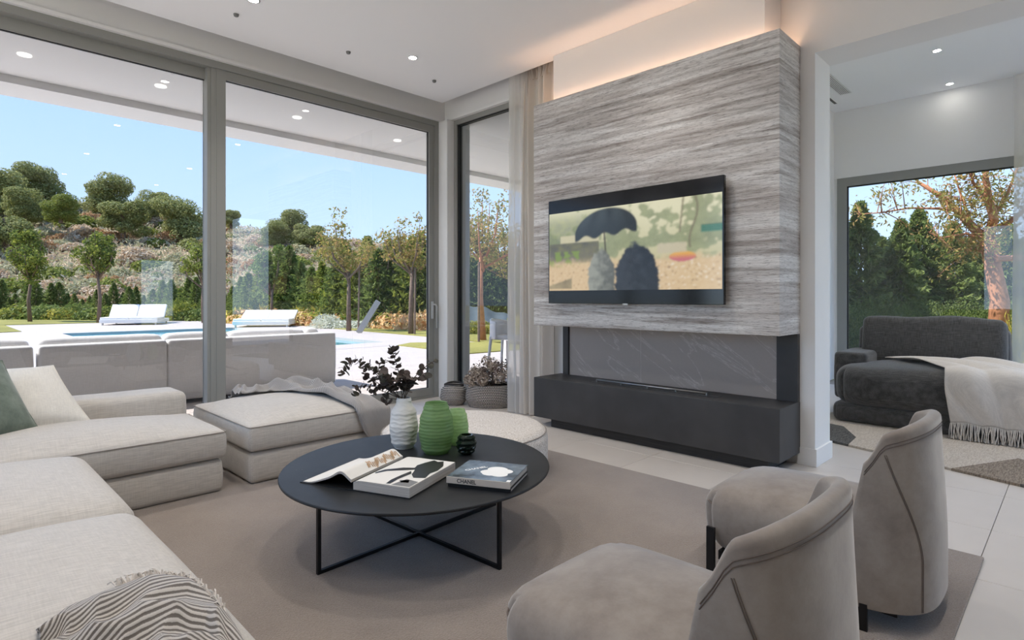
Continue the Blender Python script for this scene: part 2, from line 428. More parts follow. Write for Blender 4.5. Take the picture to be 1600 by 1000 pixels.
w1 = empty('window_1', (0, 0, 0), 0, 'tall grey metal sliding window facing the pool terrace', 'window', kind='structure')
put('frame', frame_rect(MB(), 'y', 5.77, 5.93, -2.88, 4.52, .0, ZW, .06, .02, .065), FRAME, w1)
sr = put('sash', frame_rect(MB(), 'y', 5.79, 5.85, 1.85, 4.462, .022, 3.405, .075, .10, .085), FRAME, w1)
sl = put('sash', frame_rect(MB(), 'y', 5.865, 5.92, -.79, 1.93, .022, 3.405, .09, .10, .10), FRAME, w1)
put('stile_cover', MB().box(1.822, 1.865, 5.80, 5.93, .022, 3.405).box(1.90, 1.98, 5.785, 5.80, .022, 3.405), FRAME, sr)
put('gasket', frame_rect(MB(), 'y', 5.812, 5.83, 1.922, 4.39, .119, 3.323, .008), GASKET, sr)
put('gasket', frame_rect(MB(), 'y', 5.882, 5.90, -.70, 1.838, .119, 3.308, .010), GASKET, sl)
put('pane', pane('y', 5.822, 1.925, 4.388, .12, 3.321), GLASS, sr)
put('pane', pane('y', 5.892, -.70, 1.836, .12, 3.306), GLASS, sl)
se = put('sash', frame_rect(MB(), 'y', 5.79, 5.85, -2.82, -.70, .022, 3.405, .075, .10, .085), FRAME, w1)  # unseen extra sash, added to widen the opening for daylight
put('pane', pane('y', 5.822, -2.745, -.775, .12, 3.321), GLASS, se)
hd = put('handle', bev_box(4.412, 4.44, 5.765, 5.79, .985, 1.20, .004), HANDLE, sr, label='pale metal lever handle')
put('lever', MB().tube([(4.426, 5.77, 1.165), (4.426, 5.735, 1.165), (4.440, 5.725, 1.16), (4.452, 5.725, 1.14), (4.454, 5.725, .87)], .010, 8), HANDLE, hd, smooth=True)
w2 = empty('window_2', (0, 0, 0), 0, 'narrow tall grey metal window between corner pillar and curtain', 'window', kind='structure')
put('frame', frame_rect(MB(), 'x', 4.63, 4.73, 3.92, 5.607, .0, ZW, .055, .08, .06), FRAME, w2)
put('gasket', frame_rect(MB(), 'x', 4.65, 4.70, 3.975, 5.552, .08, 3.41, .014), GASKET, w2)
put('pane', pane('x', 4.675, 3.98, 5.548, .09, 3.40), GLASS, w2)
w3 = empty('window_3', (0, 0, 0), 0, 'wide grey metal window behind the charcoal daybed', 'window', kind='structure')
put('frame', frame_rect(MB(), 'x', XF - .01, XF + .1, -1.6, 2.655, .0, 3.06, .13, .08, .13), FRAME, w3)
put('gasket', frame_rect(MB(), 'x', XF + .02, XF + .06, -1.47, 2.525, .08, 2.93, .014), GASKET, w3)
put('pane', pane('x', XF + .04, -1.46, 2.515, .09, 2.92), GLASS3, w3)
struct('trim_1', MB().box(XF - .022, XF, -1.6, 2.7, 3.06, 3.085), WHITE, 'thin white bead along the head of the far window', 'trim')
def bead(name, m, lab): struct(name, m, WHITE, lab, 'trim')
bead('trim_2', MB().box(-2.88, 4.55, Y1 - .02, Y1, ZW, ZW + .03), 'thin white bead along the head of the sliding window')
bead('trim_3', MB().box(X1 - .02, X1, 3.92, 5.63, ZW, ZW + .03), 'thin white bead along the head of the narrow window')
w4 = empty('fill_window_left', (0, 0, 0), 0, 'unseen wide glazing added left of the camera to bring in daylight', 'window', kind='structure')  # unseen glazing, added to bring daylight in from the left
m_ = MB()
for a in (1.4, 3.5): frame_rect(m_, 'x', XL - .12, XL - .04, a, a + 2.1, 0, 3.47, .06)
put('frame', m_, FRAME, w4)
for a in (1.4, 3.5): put('pane', pane('x', XL - .08, a + .06, a + 2.04, .06, 3.41), CLEAR, w4)
w5 = empty('window_5', (0, 0, 0), 0, 'narrow glazed door in the wall behind the camera', 'window', kind='structure')
put('frame', frame_rect(MB(), 'y', YB - .14, YB - .06, 3.30, 4.05, 0, 2.15, .05), FRAME, w5)
put('pane', pane('y', YB - .10, 3.35, 4.0, .05, 2.10), CLEAR, w5)

w6 = empty('fill_window_far', (0, 0, 0), 0, 'unseen wide window added to brighten the next room', 'window', kind='structure')  # unseen window, added to throw more daylight into the far room
put('frame', frame_rect(MB(), 'y', YB - .14, YB - .06, 5.2, 9.5, 0, 3.3, .06), FRAME, w6)
put('pane', pane('y', YB - .10, 5.26, 9.44, .06, 3.24), CLEAR, w6)

# ---- roof overhang and outside shell
rf = struct('roof_overhang', MB().box(-6, 16, 5.95, 7.7, 3.5, 4.1).box(4.95, 16, 4.1, 5.95, 3.5, 4.1), WHITE, 'white soffit of the deep roof overhang above the terrace', 'roof')
put('edge_beam', MB().box(-6, 16, 7.7, 8.22, 3.42, 4.1), WHITE, rf)
for i, (x, y) in enumerate(((.617, 6.95), (1.725, 6.95), (3.22, 6.95), (4.7, 6.95), (6.0, 6.95))):
    d = put('soffit_light', MB().lathe([(.055, 3.488), (.055, 3.5)], 20, True, False), MATS.get('lampw') or emit('lampw', (1, .95, .88, 1), .8), rf, (x, y, 0))
struct('wall_roof', MB().box(XL - .3, XF + .3, YB - .3, 5.95, 4.3, 4.45), WHITE, 'flat white roof slab over the house', 'roof')

# ---- ground outside
struct('bounce_terrace', MB().box(-18, XL - .2, -14, 5.955, -.16, -.02), DECKM, 'unseen pale paving added to bounce light in from the left', 'terrace')  # unseen pale ground, added as a reflector towards the ceiling
struct('rear_terrace', MB().box(XL - .2, 12, -14, YB - .2, -.16, -.02), DECKM, 'pale stone terrace behind the house', 'terrace')
gr = struct('terrace', MB().box(-18, 14, 5.955, 13.0, -.16, -.055), DECKM, 'pale stone terrace under the roof overhang', 'terrace')
dt = bev_box(-.497, .497, -.497, .497, -.06, -.02, .003, 1)
for i in range(-3, 11):
    for j in range(0, 7):
        put('paver', dt, DECKM, gr, (i + .5, 6.46 + j, 0))
struct('pool_deck', MB().box(-14, 3.3, 13, 36, -.2, -.02).box(9.15, 14, 13, 36, -.2, -.02).box(3.3, 9.15, 25.7, 36, -.2, -.02).box(3.3, 9.15, 13, 14.2, -.2, -.02), DECKM, 'pale stone deck around the swimming pool', 'deck')
struct('pool', MB().box(3.3, 9.15, 14.2, 25.7, -.35, -.10), WATER, 'turquoise swimming pool set in the pale stone deck', 'pool')
struct('garden_ground', MB().box(-60, 90, -40, 110, -.6, -.2), GRASS, 'dry green lawn ground around the house', 'ground')
def lawn(pts, lab):
    struct('lawn', MB().prism([tuple(p)[:2] for p in pts], -.19, .0), GRASS, lab, 'lawn')
lawn([(-14, 22), (2.4, 28), (2.4, 35), (26, 35), (40, 48), (-20, 60), (-40, 40)], 'strip of dry lawn behind the pool deck and daybed')
lawn([onz(497, 511), onz(532, 505.5), onz(600, 501), onz(720, 503), onz(850, 515), onz(850, 542), onz(664, 525)], 'curved strip of lawn below the flowering shrubs')
lawn([onz(622, 539), onz(641, 535.2), onz(690, 534.5), onz(850, 534), onz(870, 541), onz(732, 552), onz(664, 544)], 'tapering lawn patch beside the terrace corner')

# =================================================================== FIREPLACE
fp = empty('fireplace', (4.18, 2.667, 0), 0, 'grey veined stone fireplace with black hearth bench below television', 'fireplace')
def fpp(name, me, m, parent=fp, **kw):
    o = put(name, me, m, parent, **kw)
    if parent is fp: o.location = (-4.18, -2.667, 0)
    return o
FY0, FY1 = 1.502, 3.832
fpp('stone_cladding', bev_box(4.18, 4.598, FY0, FY1, .979, 3.05, .003), STONE)
fpp('stone_rim', MB().box(4.18, 4.2, FY0, FY1, 3.05, 3.135).box(4.2, 4.598, FY0, FY0 + .02, 3.05, 3.135).box(4.2, 4.598, FY1 - .02, FY1, 3.05, 3.135), STONE)
LED = emit('warm_led', (1, .60, .38, 1), 4.0)
fpp('led_strip', MB().box(4.225, 4.245, FY0 + .05, FY1 - .05, 3.052, 3.058).box(4.26, 4.58, FY0 + .055, FY0 + .075, 3.052, 3.058).box(4.26, 4.58, FY1 - .075, FY1 - .055, 3.052, 3.058), LED, label='warm light strip hidden on top of the stone')
fpp('hearth_bench', bev_box(4.18, 4.598, FY0, FY1, .085, .469, .004), PLASTERBLK)
fpp('plinth', MB().box(4.233, 4.598, 1.60, 3.652, 0, .085), BLKWOOD)
for a, b in ((1.66, 2.865), (2.869, 3.70)):
    fpp('slate_panel', bev_box(4.572, 4.598, a, b, .469, .979, .001, 1), SLATE)
for a, b in ((1.505, 1.658), (3.702, 3.77)):
    fpp('post', bev_box(4.55, 4.598, a, b, .469, .979, .002), PLASTERBLK)
pb0 = onz(820 + 345 / 3.2, 480 + 376 / 3.2, .47); pb1 = onz(820 + 900 / 3.2, 480 + 445 / 3.2, .47)
yb0, yb1 = sorted((pb0.y, pb1.y)); xb = (pb0.x + pb1.x) / 2 - .01
PAGE0 = plain('pale_grout', S(206, 200, 194), .8)
STEEL = plain('brushed_steel', S(170, 170, 168), .28, .9)
DSTEEL = plain('dark_steel', S(74, 74, 74), .4, .7)
fpp('panel_joint', MB().box(4.573, 4.579, 2.864, 2.870, .47, .978), PAGE0)
br = fpp('burner', MB().box(xb - .0, xb + .10, yb0 - .1, yb1 + .05, .4695, .472), DSTEEL, label='dark steel burner tray set in the bench')
put('burner_tube', MB().tube([(xb + .05, yb0, .488), (xb + .05, yb1, .488)], .009, 8), STEEL, br, smooth=True)
for i in range(5):
    q = yb0 + (yb1 - yb0) * i / 4
    put('burner_bracket', MB().box(xb + .042, xb + .058, q - .006, q + .006, .472, .495), STEEL, br)

# =================================================================== TELEVISION
tvy0, tvy1, tvz0, tvz1 = 1.867, 3.571, 1.196, 2.154
tv = empty('television', (4.18, (tvy0 + tvy1) / 2, 1.2), 0, 'wide black television mounted on the grey stone fireplace', 'television')
def tvp(name, me, m, **kw):
    o = put(name, me, m, tv, **kw); o.location = (-4.18, -(tvy0 + tvy1) / 2, -1.2); return o
TVB = plain('glossy_black', S(10, 10, 11), .12)
tvp('case', bev_box(4.10, 4.135, tvy0, tvy1, tvz0, tvz1, .003), TVB)
tvp('wall_mount', MB().box(4.135, 4.18, 2.35, 3.1, 1.4, 1.95), BLACK)
tvp('logo_plate', MB().box(4.097, 4.11, 2.695, 2.745, tvz0 - .008, tvz0 + .004), HANDLE)
SW, SH = 340, 150
py0, py1, pz0, pz1 = tvy0 + .012, tvy1 - .012, tvz0 + .118, tvz1 - .125
def lerp3(a, b, t_): return tuple(a[i] + (b[i] - a[i]) * t_ for i in range(3))
def ss(a, b, x):
    x = max(0, min(1, (x - a) / (b - a))); return x * x * (3 - 2 * x)
def paint(a, b):
    """generic garden picture: a 0..1 left to right, b 0..1 bottom to top, sRGB 0-255"""
    n1 = fbm((a * 6, b * 4, 3)); n2 = fbm((a * 22, b * 12, 8)); n3 = fbm((a * 60, b * 34, 5), 2)
    c = lerp3((196, 190, 150), (226, 222, 190), ss(.3, 1.0, b) * .9 + .1 * n1)
    tree = ss(-.05, .25, n1 * .9 + n2 * .5 + .34 - abs(b - .58) * 1.4 - .35 * ss(.45, .62, a) * ss(.8, .6, a) * 0)
    c = lerp3(c, (126 + 20 * n2, 136 + 20 * n2, 100 + 16 * n2), tree * .72 * ss(.25, .45, b))
    if a < .34: c = lerp3(c, (120 + 25 * n2, 130 + 25 * n2, 96), .55 * ss(.35, .6, b) * ss(1.05, .8, b))
    if .08 < a < .34 and .60 < b < .70: c = lerp3(c, (214, 204, 170), .85)
    if .0 < a < .34 and .34 < b <= .60: c = lerp3(c, (98 + 22 * n2, 94 + 22 * n2, 78), .75)
    if a < .22 and .22 < b < .5 and n2 > -.05 + abs(a - .08): c = (126, 146, 72)
    g = ss(.42, .30, b + .05 * n2)
    sand = lerp3((206, 176, 134), (222, 198, 160), .5 + .5 * n3)
    c = lerp3(c, sand, g)
    if g > .5 and n3 > .5 and a > .55: c = (232, 218, 196)
    if g > .5 and n3 < -.56: c = (150, 124, 96)
    if a < .16 and .02 < b < .17 and b < .06 + a * .62: c = lerp3((176, 160, 124), (134, 120, 92), .5 + .5 * n2)
    e1 = ((a - .81) / .068) ** 2 + ((b - .36) / .055) ** 2
    if e1 < 1: c = lerp3((224, 170, 84), (196, 110, 120), ss(.40, .32, b))
    if a > .90 and .60 < b < .685: c = (54, 104, 84) if int(b * 70) % 2 else (84, 134, 110)
    if .68 < a < .83 and .40 < b < .52: c = lerp3(c, (196, 184, 160), .7)
    if abs(a - .865 - .02 * math.sin(b * 9)) < .006 and b > .45 or abs(a - .80 - .05 * (b - .7)) < .005 and b > .62: c = lerp3(c, (120, 112, 90), .7)
    # open parasol over two plain tapering draped stands
    ux, uy = (a - .375) / .195, (b - .70) / .29
    tilt = uy - ux * .12; dome = math.sqrt(max(0, 1 - ux * ux)); low = .09 * math.cos(ux * PI * 3.2) - .10
    k_ = ss(1.0, .97, abs(ux)) * ss(dome + .02, dome - .04, tilt) * ss(low - .03, low + .03, tilt)
    ribs = abs(math.sin((ux - .15) * 5.2 / (1.15 - .5 * abs(tilt))))
    c = lerp3(c, lerp3((34, 40, 42), (72, 82, 86), .25 + .5 * ribs * ss(-.1, .8, tilt) - .2 * ux), k_)
    k_ = ss(.006, .002, abs(a - (.372 + .04 * (.7 - b)))) * ss(.28, .3, b) * ss(.73, .71, b); c = lerp3(c, (60, 50, 42), k_)
    for cx_, hw, hh, ca, cb in ((.355, .088, .52, (150, 152, 142), (96, 98, 92)), (.565, .128, .56, (52, 58, 66), (26, 31, 37))):
        nz_ = .10 * fbm((a * 26, b * 15, cx_ * 9)) + .06 * fbm((a * 60, b * 34, 2)); q = abs(a - cx_) / (hw * (1 - .55 * ss(.22, hh, b))) + nz_
        k_ = ss(1.0, .90, q) * ss(hh, hh - .05, b + .06 * q ** 2 + nz_ * .3)
        c = lerp3(c, lerp3(ca, cb, max(0, min(1, ss(-.8, 1, (a - cx_) / hw) + .6 * n2 + .3 * n3))), k_)
    return c
pm = MB(); pm.col = []
for j in range(SH + 1):
    for i in range(SW + 1):
        a, b = i / SW, j / SH
        pm.v.append((4.0985, py1 + (py0 - py1) * a, pz0 + (pz1 - pz0) * b))
        pm.col.append(S(*[max(0, min(255, q)) for q in paint(a, b)])[:3])
for _ in range(2):                # soften the picture a little
    src = pm.col; W_ = SW + 1
    pm.col = [tuple(sum(src[max(0, min(SH, j + dj)) * W_ + max(0, min(SW, i + di))][k_] for dj in (-1, 0, 1) for di in (-1, 0, 1)) / 9 for k_ in range(3)) for j in range(SH + 1) for i in range(SW + 1)]
pm.f = [(j * (SW + 1) + i, j * (SW + 1) + i + 1, (j + 1) * (SW + 1) + i + 1, (j + 1) * (SW + 1) + i) for j in range(SH) for i in range(SW)]
t = NT('screen_picture'); t.base((0.01, .01, .01, 1)); t.set(Roughness=.15)
at_ = t.n('ShaderNodeAttribute'); at_.attribute_name = 'paint'; t.l(at_.outputs['Color'], t.p.inputs['Emission Color']); t.p.inputs['Emission Strength'].default_value = .92 / 2 ** vs.exposure
tvp('screen', pm, keep('screen_picture', t), label='lit screen picture of a garden with a dark parasol')

# =================================================================== CURTAINS
def sheer(name, col, trans, alpha):
    t = NT(name); t.t.nodes.remove(t.p)
    d = t.n('ShaderNodeBsdfDiffuse'); d.inputs[0].default_value = col; tl = t.n('ShaderNodeBsdfTranslucent'); tl.inputs[0].default_value = col
    tr = t.n('ShaderNodeBsdfTransparent'); m1 = t.n('ShaderNodeMixShader'); m1.inputs[0].default_value = trans
    t.l(d.outputs[0], m1.inputs[1]); t.l(tl.outputs[0], m1.inputs[2])
    m2 = t.n('ShaderNodeMixShader'); m2.inputs[0].default_value = alpha
    t.l(tr.outputs[0], m2.inputs[1]); t.l(m1.outputs[0], m2.inputs[2]); t.l(m2.outputs[0], t.out.inputs[0]); return keep(name, t)
CURT = sheer('greige_curtain', S(240, 234, 227), .5, .985)
SHEER = sheer('white_sheer', S(236, 233, 229), .5, .72)
def curtain_mesh(x, y0, y1, z0, z1, n, amp, seed, nu=220):
    rnd = random.Random(seed); ph = [rnd.uniform(0, 6) for _ in range(4)]
    def fn(a, b):
        am = amp * (.45 + .55 * min(1, (1 - b) * 6)) * (1 + .35 * math.sin(a * 9 + ph[0]))
        y = y0 + (y1 - y0) * a + .012 * math.sin(a * n * PI * 2 * .5 + ph[1]) + .01 * math.sin(b * 5 + a * 7)
        return (x + am * math.sin(a * n * 2 * PI + .5 * math.sin(a * 11 + ph[2]) + .25 * math.sin(b * 3 + ph[3])), y, z0 + (z1 - z0) * b)
    return MB().sheet(fn, nu, 14)
cu = put('curtain', curtain_mesh(4.49, 3.86, 4.30, .015, 3.85, 4.5, .05, 1), CURT, smooth=True, label='floor-length greige curtain gathered beside the stone fireplace', cat='curtain')
put('heading_tape', curtain_mesh(4.49, 3.86, 4.30, 3.55, 3.70, 18, .030, 3), CURT, cu, smooth=True)
put('sheer_curtain', curtain_mesh(4.44, 4.18, 4.44, .015, 3.85, 3, .022, 5, 80), SHEER, smooth=True, label='thin translucent white sheer hanging in front of the narrow window', cat='curtain')
put('sheer_curtain', curtain_mesh(9.50, -1.2, .60, .015, 4.02, 12, .04, 7, 260), SHEER, smooth=True, label='translucent sheer at the right end of the far window', cat='curtain')

# =================================================================== RUG AND SOFA
put('area_rug', rbox(2.265, 2.0, .008, .006, (3, 3, 1)), RUG, None, (1.265, 2.33, .0085), smooth=True, label='large plain taupe rug under the sofa, coffee table and armchairs', cat='rug')
RZ = .0165
def cushion(x0, x1, y0, y1, z0, z1, r=.06, crown=.04, rp=None, n=(14, 14, 3), wr=.004, seed=0):
    hx, hy, hz = (x1 - x0) / 2, (y1 - y0) / 2, (z1 - z0) / 2
    def df(P):
        a, b = min(1, abs(P.x) / hx), min(1, abs(P.y) / hy); k_ = (1 - a ** 3) * (1 - b ** 3); tz = (P.z + hz) / (2 * hz)
        Q = Vector(P)
        Q.z += crown * k_ * tz - crown * .25 * k_ * (1 - tz)
        bul = math.sin(max(0, min(1, tz)) * PI) * .008
        Q.x += bul * (1 if P.x > 0 else -1) * a ** 6; Q.y += bul * (1 if P.y > 0 else -1) * b ** 6
        if wr: Q.z += wr * noise.noise(Vector((P.x * 3 + seed, P.y * 3, seed))) * tz
        return Q
    return rbox(hx, hy, hz, r, n, df, rp), Vector(((x0 + x1) / 2, (y0 + y1) / 2, (z0 + z1) / 2))
def loop_rect(x0, x1, y0, y1, z, r, k_=6):
    pts = []
    for cx, cy, a0 in ((x1 - r, y1 - r, 0), (x0 + r, y1 - r, 90), (x0 + r, y0 + r, 180), (x1 - r, y0 + r, 270)):
        for i in range(k_ + 1):
            a = R(a0 + 90 * i / k_); pts.append((cx + r * math.cos(a), cy + r * math.sin(a), z))
    return pts
def part_c(root, name, args, m=LINEN, **kw):
    mb, c = cushion(*args, **kw); o = put(name, mb, m, root, smooth=True); o.location = c - root.location; return o
def part_loop(root, parent, x0, x1, y0, y1, z, r, rad=.0035, m=PIPING):
    o = put('piping', MB().tube(loop_rect(x0, x1, y0, y1, z, r), rad, 6, True), m, parent, smooth=True); o.location = -(parent.location + root.location) if parent is not root else -root.location
    return o
# chaise module with arm
ch = empty('chaise_sofa', (.45, 4.3, RZ), 0, 'beige linen chaise sofa with low arm under the window', 'sofa')
part_c(ch, 'base', (-.44, 1.315, 3.895, 5.0, RZ, .225), r=.03, crown=0, wr=0)
sc_ = part_c(ch, 'seat_cushion', (-.44, 1.33, 3.875, 4.665, .232, .405), r=.028, crown=.085)
part_loop(ch, sc_, -.443, 1.333, 3.872, 4.668, .396, .03)
ar = part_c(ch, 'arm', (-.44, 1.33, 4.67, 5.02, .225, .565), r=.05, crown=.008)
part_c(ch, 'backrest', (-.78, -.455, 3.88, 5.02, RZ + .012, .72), r=.05, crown=.01)
# main module
ms = empty('sofa', (.05, 2.6, RZ), 0, 'beige linen sofa with two wide seat cushions in the left foreground', 'sofa')
part_c(ms, 'base', (-.44, .53, 1.42, 3.855, RZ, .225), r=.03, crown=0, wr=0)
for a, b, s_ in ((2.745, 3.853, 1), (1.42, 2.735, 2)):
    cc_ = part_c(ms, 'seat_cushion', (-.44, .60, a, b, .232, .405), r=.084, crown=.075, seed=s_)
part_c(ms, 'backrest', (-.78, -.455, 1.42, 3.855, RZ + .012, .72), r=.05, crown=.01)
# ottoman
ot = empty('ottoman', (1.985, 4.43, RZ), 0, 'large square beige linen ottoman in front of the sliding window', 'ottoman')
part_c(ot, 'base', (1.485, 2.49, 3.885, 4.985, RZ, .225), r=.03, crown=0, wr=0)
oc = part_c(ot, 'seat_cushion', (1.47, 2.505, 3.865, 5.0, .232, .405), r=.028, crown=.08)
part_loop(ot, oc, 1.467, 2.508, 3.862, 5.003, .396, .03)
# pouf
PX, PY, PR = 2.72, 3.17, .60
pf_ = empty('pouf', (PX, PY, RZ), 0, 'round white boucle pouf tucked behind the coffee table', 'pouf')
prof = [(PR - .03, 0), (PR - .005, .02), (PR, .06), (PR, .24), (PR - .01, .28), (PR - .04, .305)] + [(PR * (1 - .08 * i) - .06, .314 + .012 * (1 - (1 - .08 * i) ** 2)) for i in range(12)] + [(.01, .328)]
put('body', MB().lathe(prof, 72, True, True), BOUCLE, pf_, smooth=True)
put('seam', MB().tube([((PR - .012) * math.cos(2 * PI * i / 72), (PR - .012) * math.sin(2 * PI * i / 72), .286) for i in range(72)], .004, 6, True), PIPING, pf_, smooth=True)

# =================================================================== PILLOWS
def pillow(T=.085, n=26, seed=0, pinch=.10):
    """unit pillow in local x (-.5..5), y(0..1) up, bulging along z"""
    m = MB()
    def side(sg):
        def fn(a, b):
            p, q = 2 * a - 1, 2 * b - 1
            hgt = T * ((1 - p * p) ** .55) * ((1 - q * q) ** .55)
            sx = 1 - pinch * (1 - q * q) * .6; sy = 1 - pinch * (1 - p * p) * .6
            wz = .012 * noise.noise(Vector((p * 2.2 + seed, q * 2.2, seed))) * (1 - p * p) * (1 - q * q) ** .5
            return (p * .5 * (1 - pinch * (1 - q * q) * .5), .5 + q * .5 * (1 - pinch * (1 - p * p) * .5), sg * hgt + wz)
        return fn
    m.sheet(side(1), n, n, False); b0 = len(m.f); m.sheet(side(-1), n, n, False)
    m.f = m.f[:b0] + [f[::-1] for f in m.f[b0:]]
    return m
def place_pillow(name, A, B, C, m, label, seed):
    """A bottom left, B bottom right, C top right corner in the world"""
    ex = B - A; wdt = ex.length; ex.normalize(); up = C - B; hgt = up.length; up.normalize(); nz = ex.cross(up).normalized()
    pw = pillow(seed=seed)
    c = (A + B) / 2
    Mx = Matrix(((ex.x, up.x, nz.x), (ex.y, up.y, nz.y), (ex.z, up.z, nz.z)))
    T = [Vector(v) for v in pw.v]
    pw.v = [tuple(Mx @ Vector((v.x * wdt, v.y * hgt, v.z))) for v in T]
    root = empty(name, c, 0, label, 'pillow')
    put('cover', pw, m, root, smooth=True)
    edge = []
    for i in range(40):
        s_ = i / 10
        p_, q_ = (s_ * 2 - 1, -1) if s_ < 1 else (1, (s_ - 1) * 2 - 1) if s_ < 2 else (1 - (s_ - 2) * 2, 1) if s_ < 3 else (-1, 1 - (s_ - 3) * 2)
        edge.append(Mx @ Vector((p_ * .5 * (1 - .05 * (1 - q_ * q_)) * wdt, (.5 + q_ * .5 * (1 - .05 * (1 - p_ * p_))) * hgt, 0)))
    put('edge_seam', MB().tube(edge, .004, 6, True), m, root, smooth=True)
    return root
B_ = onz(141, 657, .475); A_ = B_ + Vector((-.50, -.03, 0))
C_ = atd(83, 571, (B_ - Vector((0, 0, 0))).dot(FW) + .16)
place_pillow('linen_pillow', A_, B_, C_, CREAM, 'off-white linen pillow leaning on the chaise arm', 2)
B_ = onz(60, 669, .475); A_ = B_ + Vector((-.42, -.30, 0))
C_ = atd(3, 563, B_.dot(FW) + .06)
place_pillow('velvet_pillow', A_, B_, C_, GRNP, 'grey-green velvet pillow at the left edge of the chaise', 5)

# =================================================================== COFFEE TABLE
TCX, TCY, TZ, TR = 1.79, 2.45, .39, .705
ct = empty('coffee_table', (TCX, TCY, RZ), R(3), 'round black coffee table with thin crossed metal legs', 'table')
z0 = TZ - RZ
tt_ = put('tabletop', MB().lathe([(TR - .012, z0 - .014), (TR - .002, z0 - .012), (TR, z0 - .006), (TR - .002, z0 - .001), (TR - .006, z0)], 96, True, True), MARBLE, ct)
tt_.rotation_euler = (0, 0, YAW - R(3)); tt_.scale = (1.0, .96, 1.0)
for a in (180, 270, 0, 90):
    x, y = .57 * math.cos(R(a)), .57 * math.sin(R(a))
    put('leg', MB().box(x - .008, x + .008, y - .008, y + .008, 0, z0 - .014), BLACK, ct)
for ax in (0, 1):
    put('floor_bar', MB().box(-.57, .57, -.008, .008, .0 + ax * 0, .016) if ax == 0 else MB().box(-.008, .008, -.57, .57, .0, .0162), BLACK, ct)
    put('top_bar', MB().box(-.57, .57, -.008, .008, z0 - .03, z0 - .0141) if ax == 0 else MB().box(-.008, .008, -.57, .57, z0 - .03, z0 - .0142), BLACK, ct)

# =================================================================== VASES
def gm(name, col, rough, trans):
    t = NT(name); t.base(col); t.set(Roughness=rough, IOR=1.45); t.p.inputs['Transmission Weight'].default_value = trans; return keep(name, t)
def cutglass(name, col, thru):
    t = NT(name); t.base(col); t.set(Roughness=.09)
    tl = t.n('ShaderNodeBsdfTranslucent'); tl.inputs[0].default_value = col
    tr = t.n('ShaderNodeBsdfTransparent'); tr.inputs[0].default_value = tuple(c ** .6 for c in col[:3]) + (1,)
    m1 = t.n('ShaderNodeMixShader'); m1.inputs[0].default_value = .5; t.l(t.p.outputs[0], m1.inputs[1]); t.l(tl.outputs[0], m1.inputs[2])
    m2 = t.n('ShaderNodeMixShader'); m2.inputs[0].default_value = thru; t.l(m1.outputs[0], m2.inputs[1]); t.l(tr.outputs[0], m2.inputs[2])
    t.l(m2.outputs[0], t.out.inputs[0]); return keep(name, t)
GREEN = cutglass('green_cut_glass', S(172, 200, 150), .40)
GREENL = cutglass('light_green_cut_glass', S(204, 226, 184), .42)
DKGREEN = gm('dark_green_glass', S(18, 34, 26), .1, .3)
PORC = plain('matte_white_porcelain', S(228, 226, 221), .6)
def facet_vase(prof_fn, h, n, rings, depth, wall=.006, close=True, waves=9, wamp=1.0):
    """carved vase: horizontal cut bands with wavy edges; inner wall included"""
    m = MB(); N = 72; vsx = []; fs = []
    K = rings * 4
    rows = []
    for i in range(K + 1):
        z = h * i / K; ph = (i % 4) / 4
        row = []
        for k_ in range(N):
            a = 2 * PI * k_ / N
            wob = .35 * math.sin(a * waves + (i // 4) * 2.1) + .2 * math.sin(a * 5 - (i // 4))
            cut = math.sin((ph + wob * .25 * wamp) * PI) ** 2
            r = prof_fn(z / h) - depth * (1 - cut)
            row.append((r * math.cos(a), r * math.sin(a), z))
        rows.append(row)
    for i in range(K, -1, -1):
        z = max(.012, h * i / K)
        rows.append([((prof_fn(i / K) - depth - wall) * math.cos(2 * PI * k_ / N), (prof_fn(i / K) - depth - wall) * math.sin(2 * PI * k_ / N), z) for k_ in range(N)])
    for r_ in rows: vsx += r_
    for i in range(len(rows) - 1):
        fs += [(i * N + k_, i * N + (k_ + 1) % N, (i + 1) * N + (k_ + 1) % N, (i + 1) * N + k_) for k_ in range(N)]
    fs.append(tuple(range(N))[::-1]); fs.append(tuple(range((len(rows) - 1) * N, len(rows) * N)))
    m.add(vsx, fs); return m
def vp(pts):
    def f(s_):
        for (a, r0), (b, r1) in zip(pts, pts[1:]):
            if s_ <= b:
                q = (s_ - a) / (b - a); q = q * q * (3 - 2 * q); return r0 + (r1 - r0) * q
        return pts[-1][1]
    return f
p = onz(628, 703, TZ); WV = Vector((p.x, p.y, TZ)) + FW.xyz * .06
wv = empty('white_vase', WV, 0, 'tall white carved porcelain vase holding eucalyptus branches', 'vase')
put('body', facet_vase(vp([(0, .055), (.12, .072), (.42, .083), (.7, .072), (.92, .045), (1, .040)]), .285, 72, 12, .0017, .005, waves=7, wamp=1.5), PORC, wv, smooth=False)
p = onz(679, 712, TZ); GV = Vector((p.x, p.y, TZ)) + FW * .07
gv = empty('tall_green_vase', GV, 0, 'tall green cut glass vase on the coffee table', 'vase')
put('body', facet_vase(vp([(0, .066), (.1, .084), (.42, .098), (.68, .092), (.9, .072), (1, .062)]), .275, 72, 15, .0028), GREEN, gv, smooth=True)
put('rim', MB().tube([(.0585 * math.cos(2 * PI * i / 40), .0585 * math.sin(2 * PI * i / 40), .275) for i in range(40)], .0035, 6, True), MATS['green_cut_glass'], gv, smooth=True)
p = onz(713, 697, TZ); SV = Vector((p.x, p.y, TZ)) + FW * .05
sv = empty('short_green_vase', SV, 0, 'shorter pale green cut glass vase behind the tall one', 'vase')
put('body', facet_vase(vp([(0, .05), (.15, .064), (.5, .068), (.8, .060), (1, .046)]), .205, 72, 11, .0026), GREENL, sv, smooth=True)
p = onz(728, 712, TZ); BV = Vector((p.x, p.y, TZ)) + FW * .03
bv = empty('glass_tealight_bowl', BV, 0, 'small dark green faceted glass bowl beside the green vases', 'bowl')
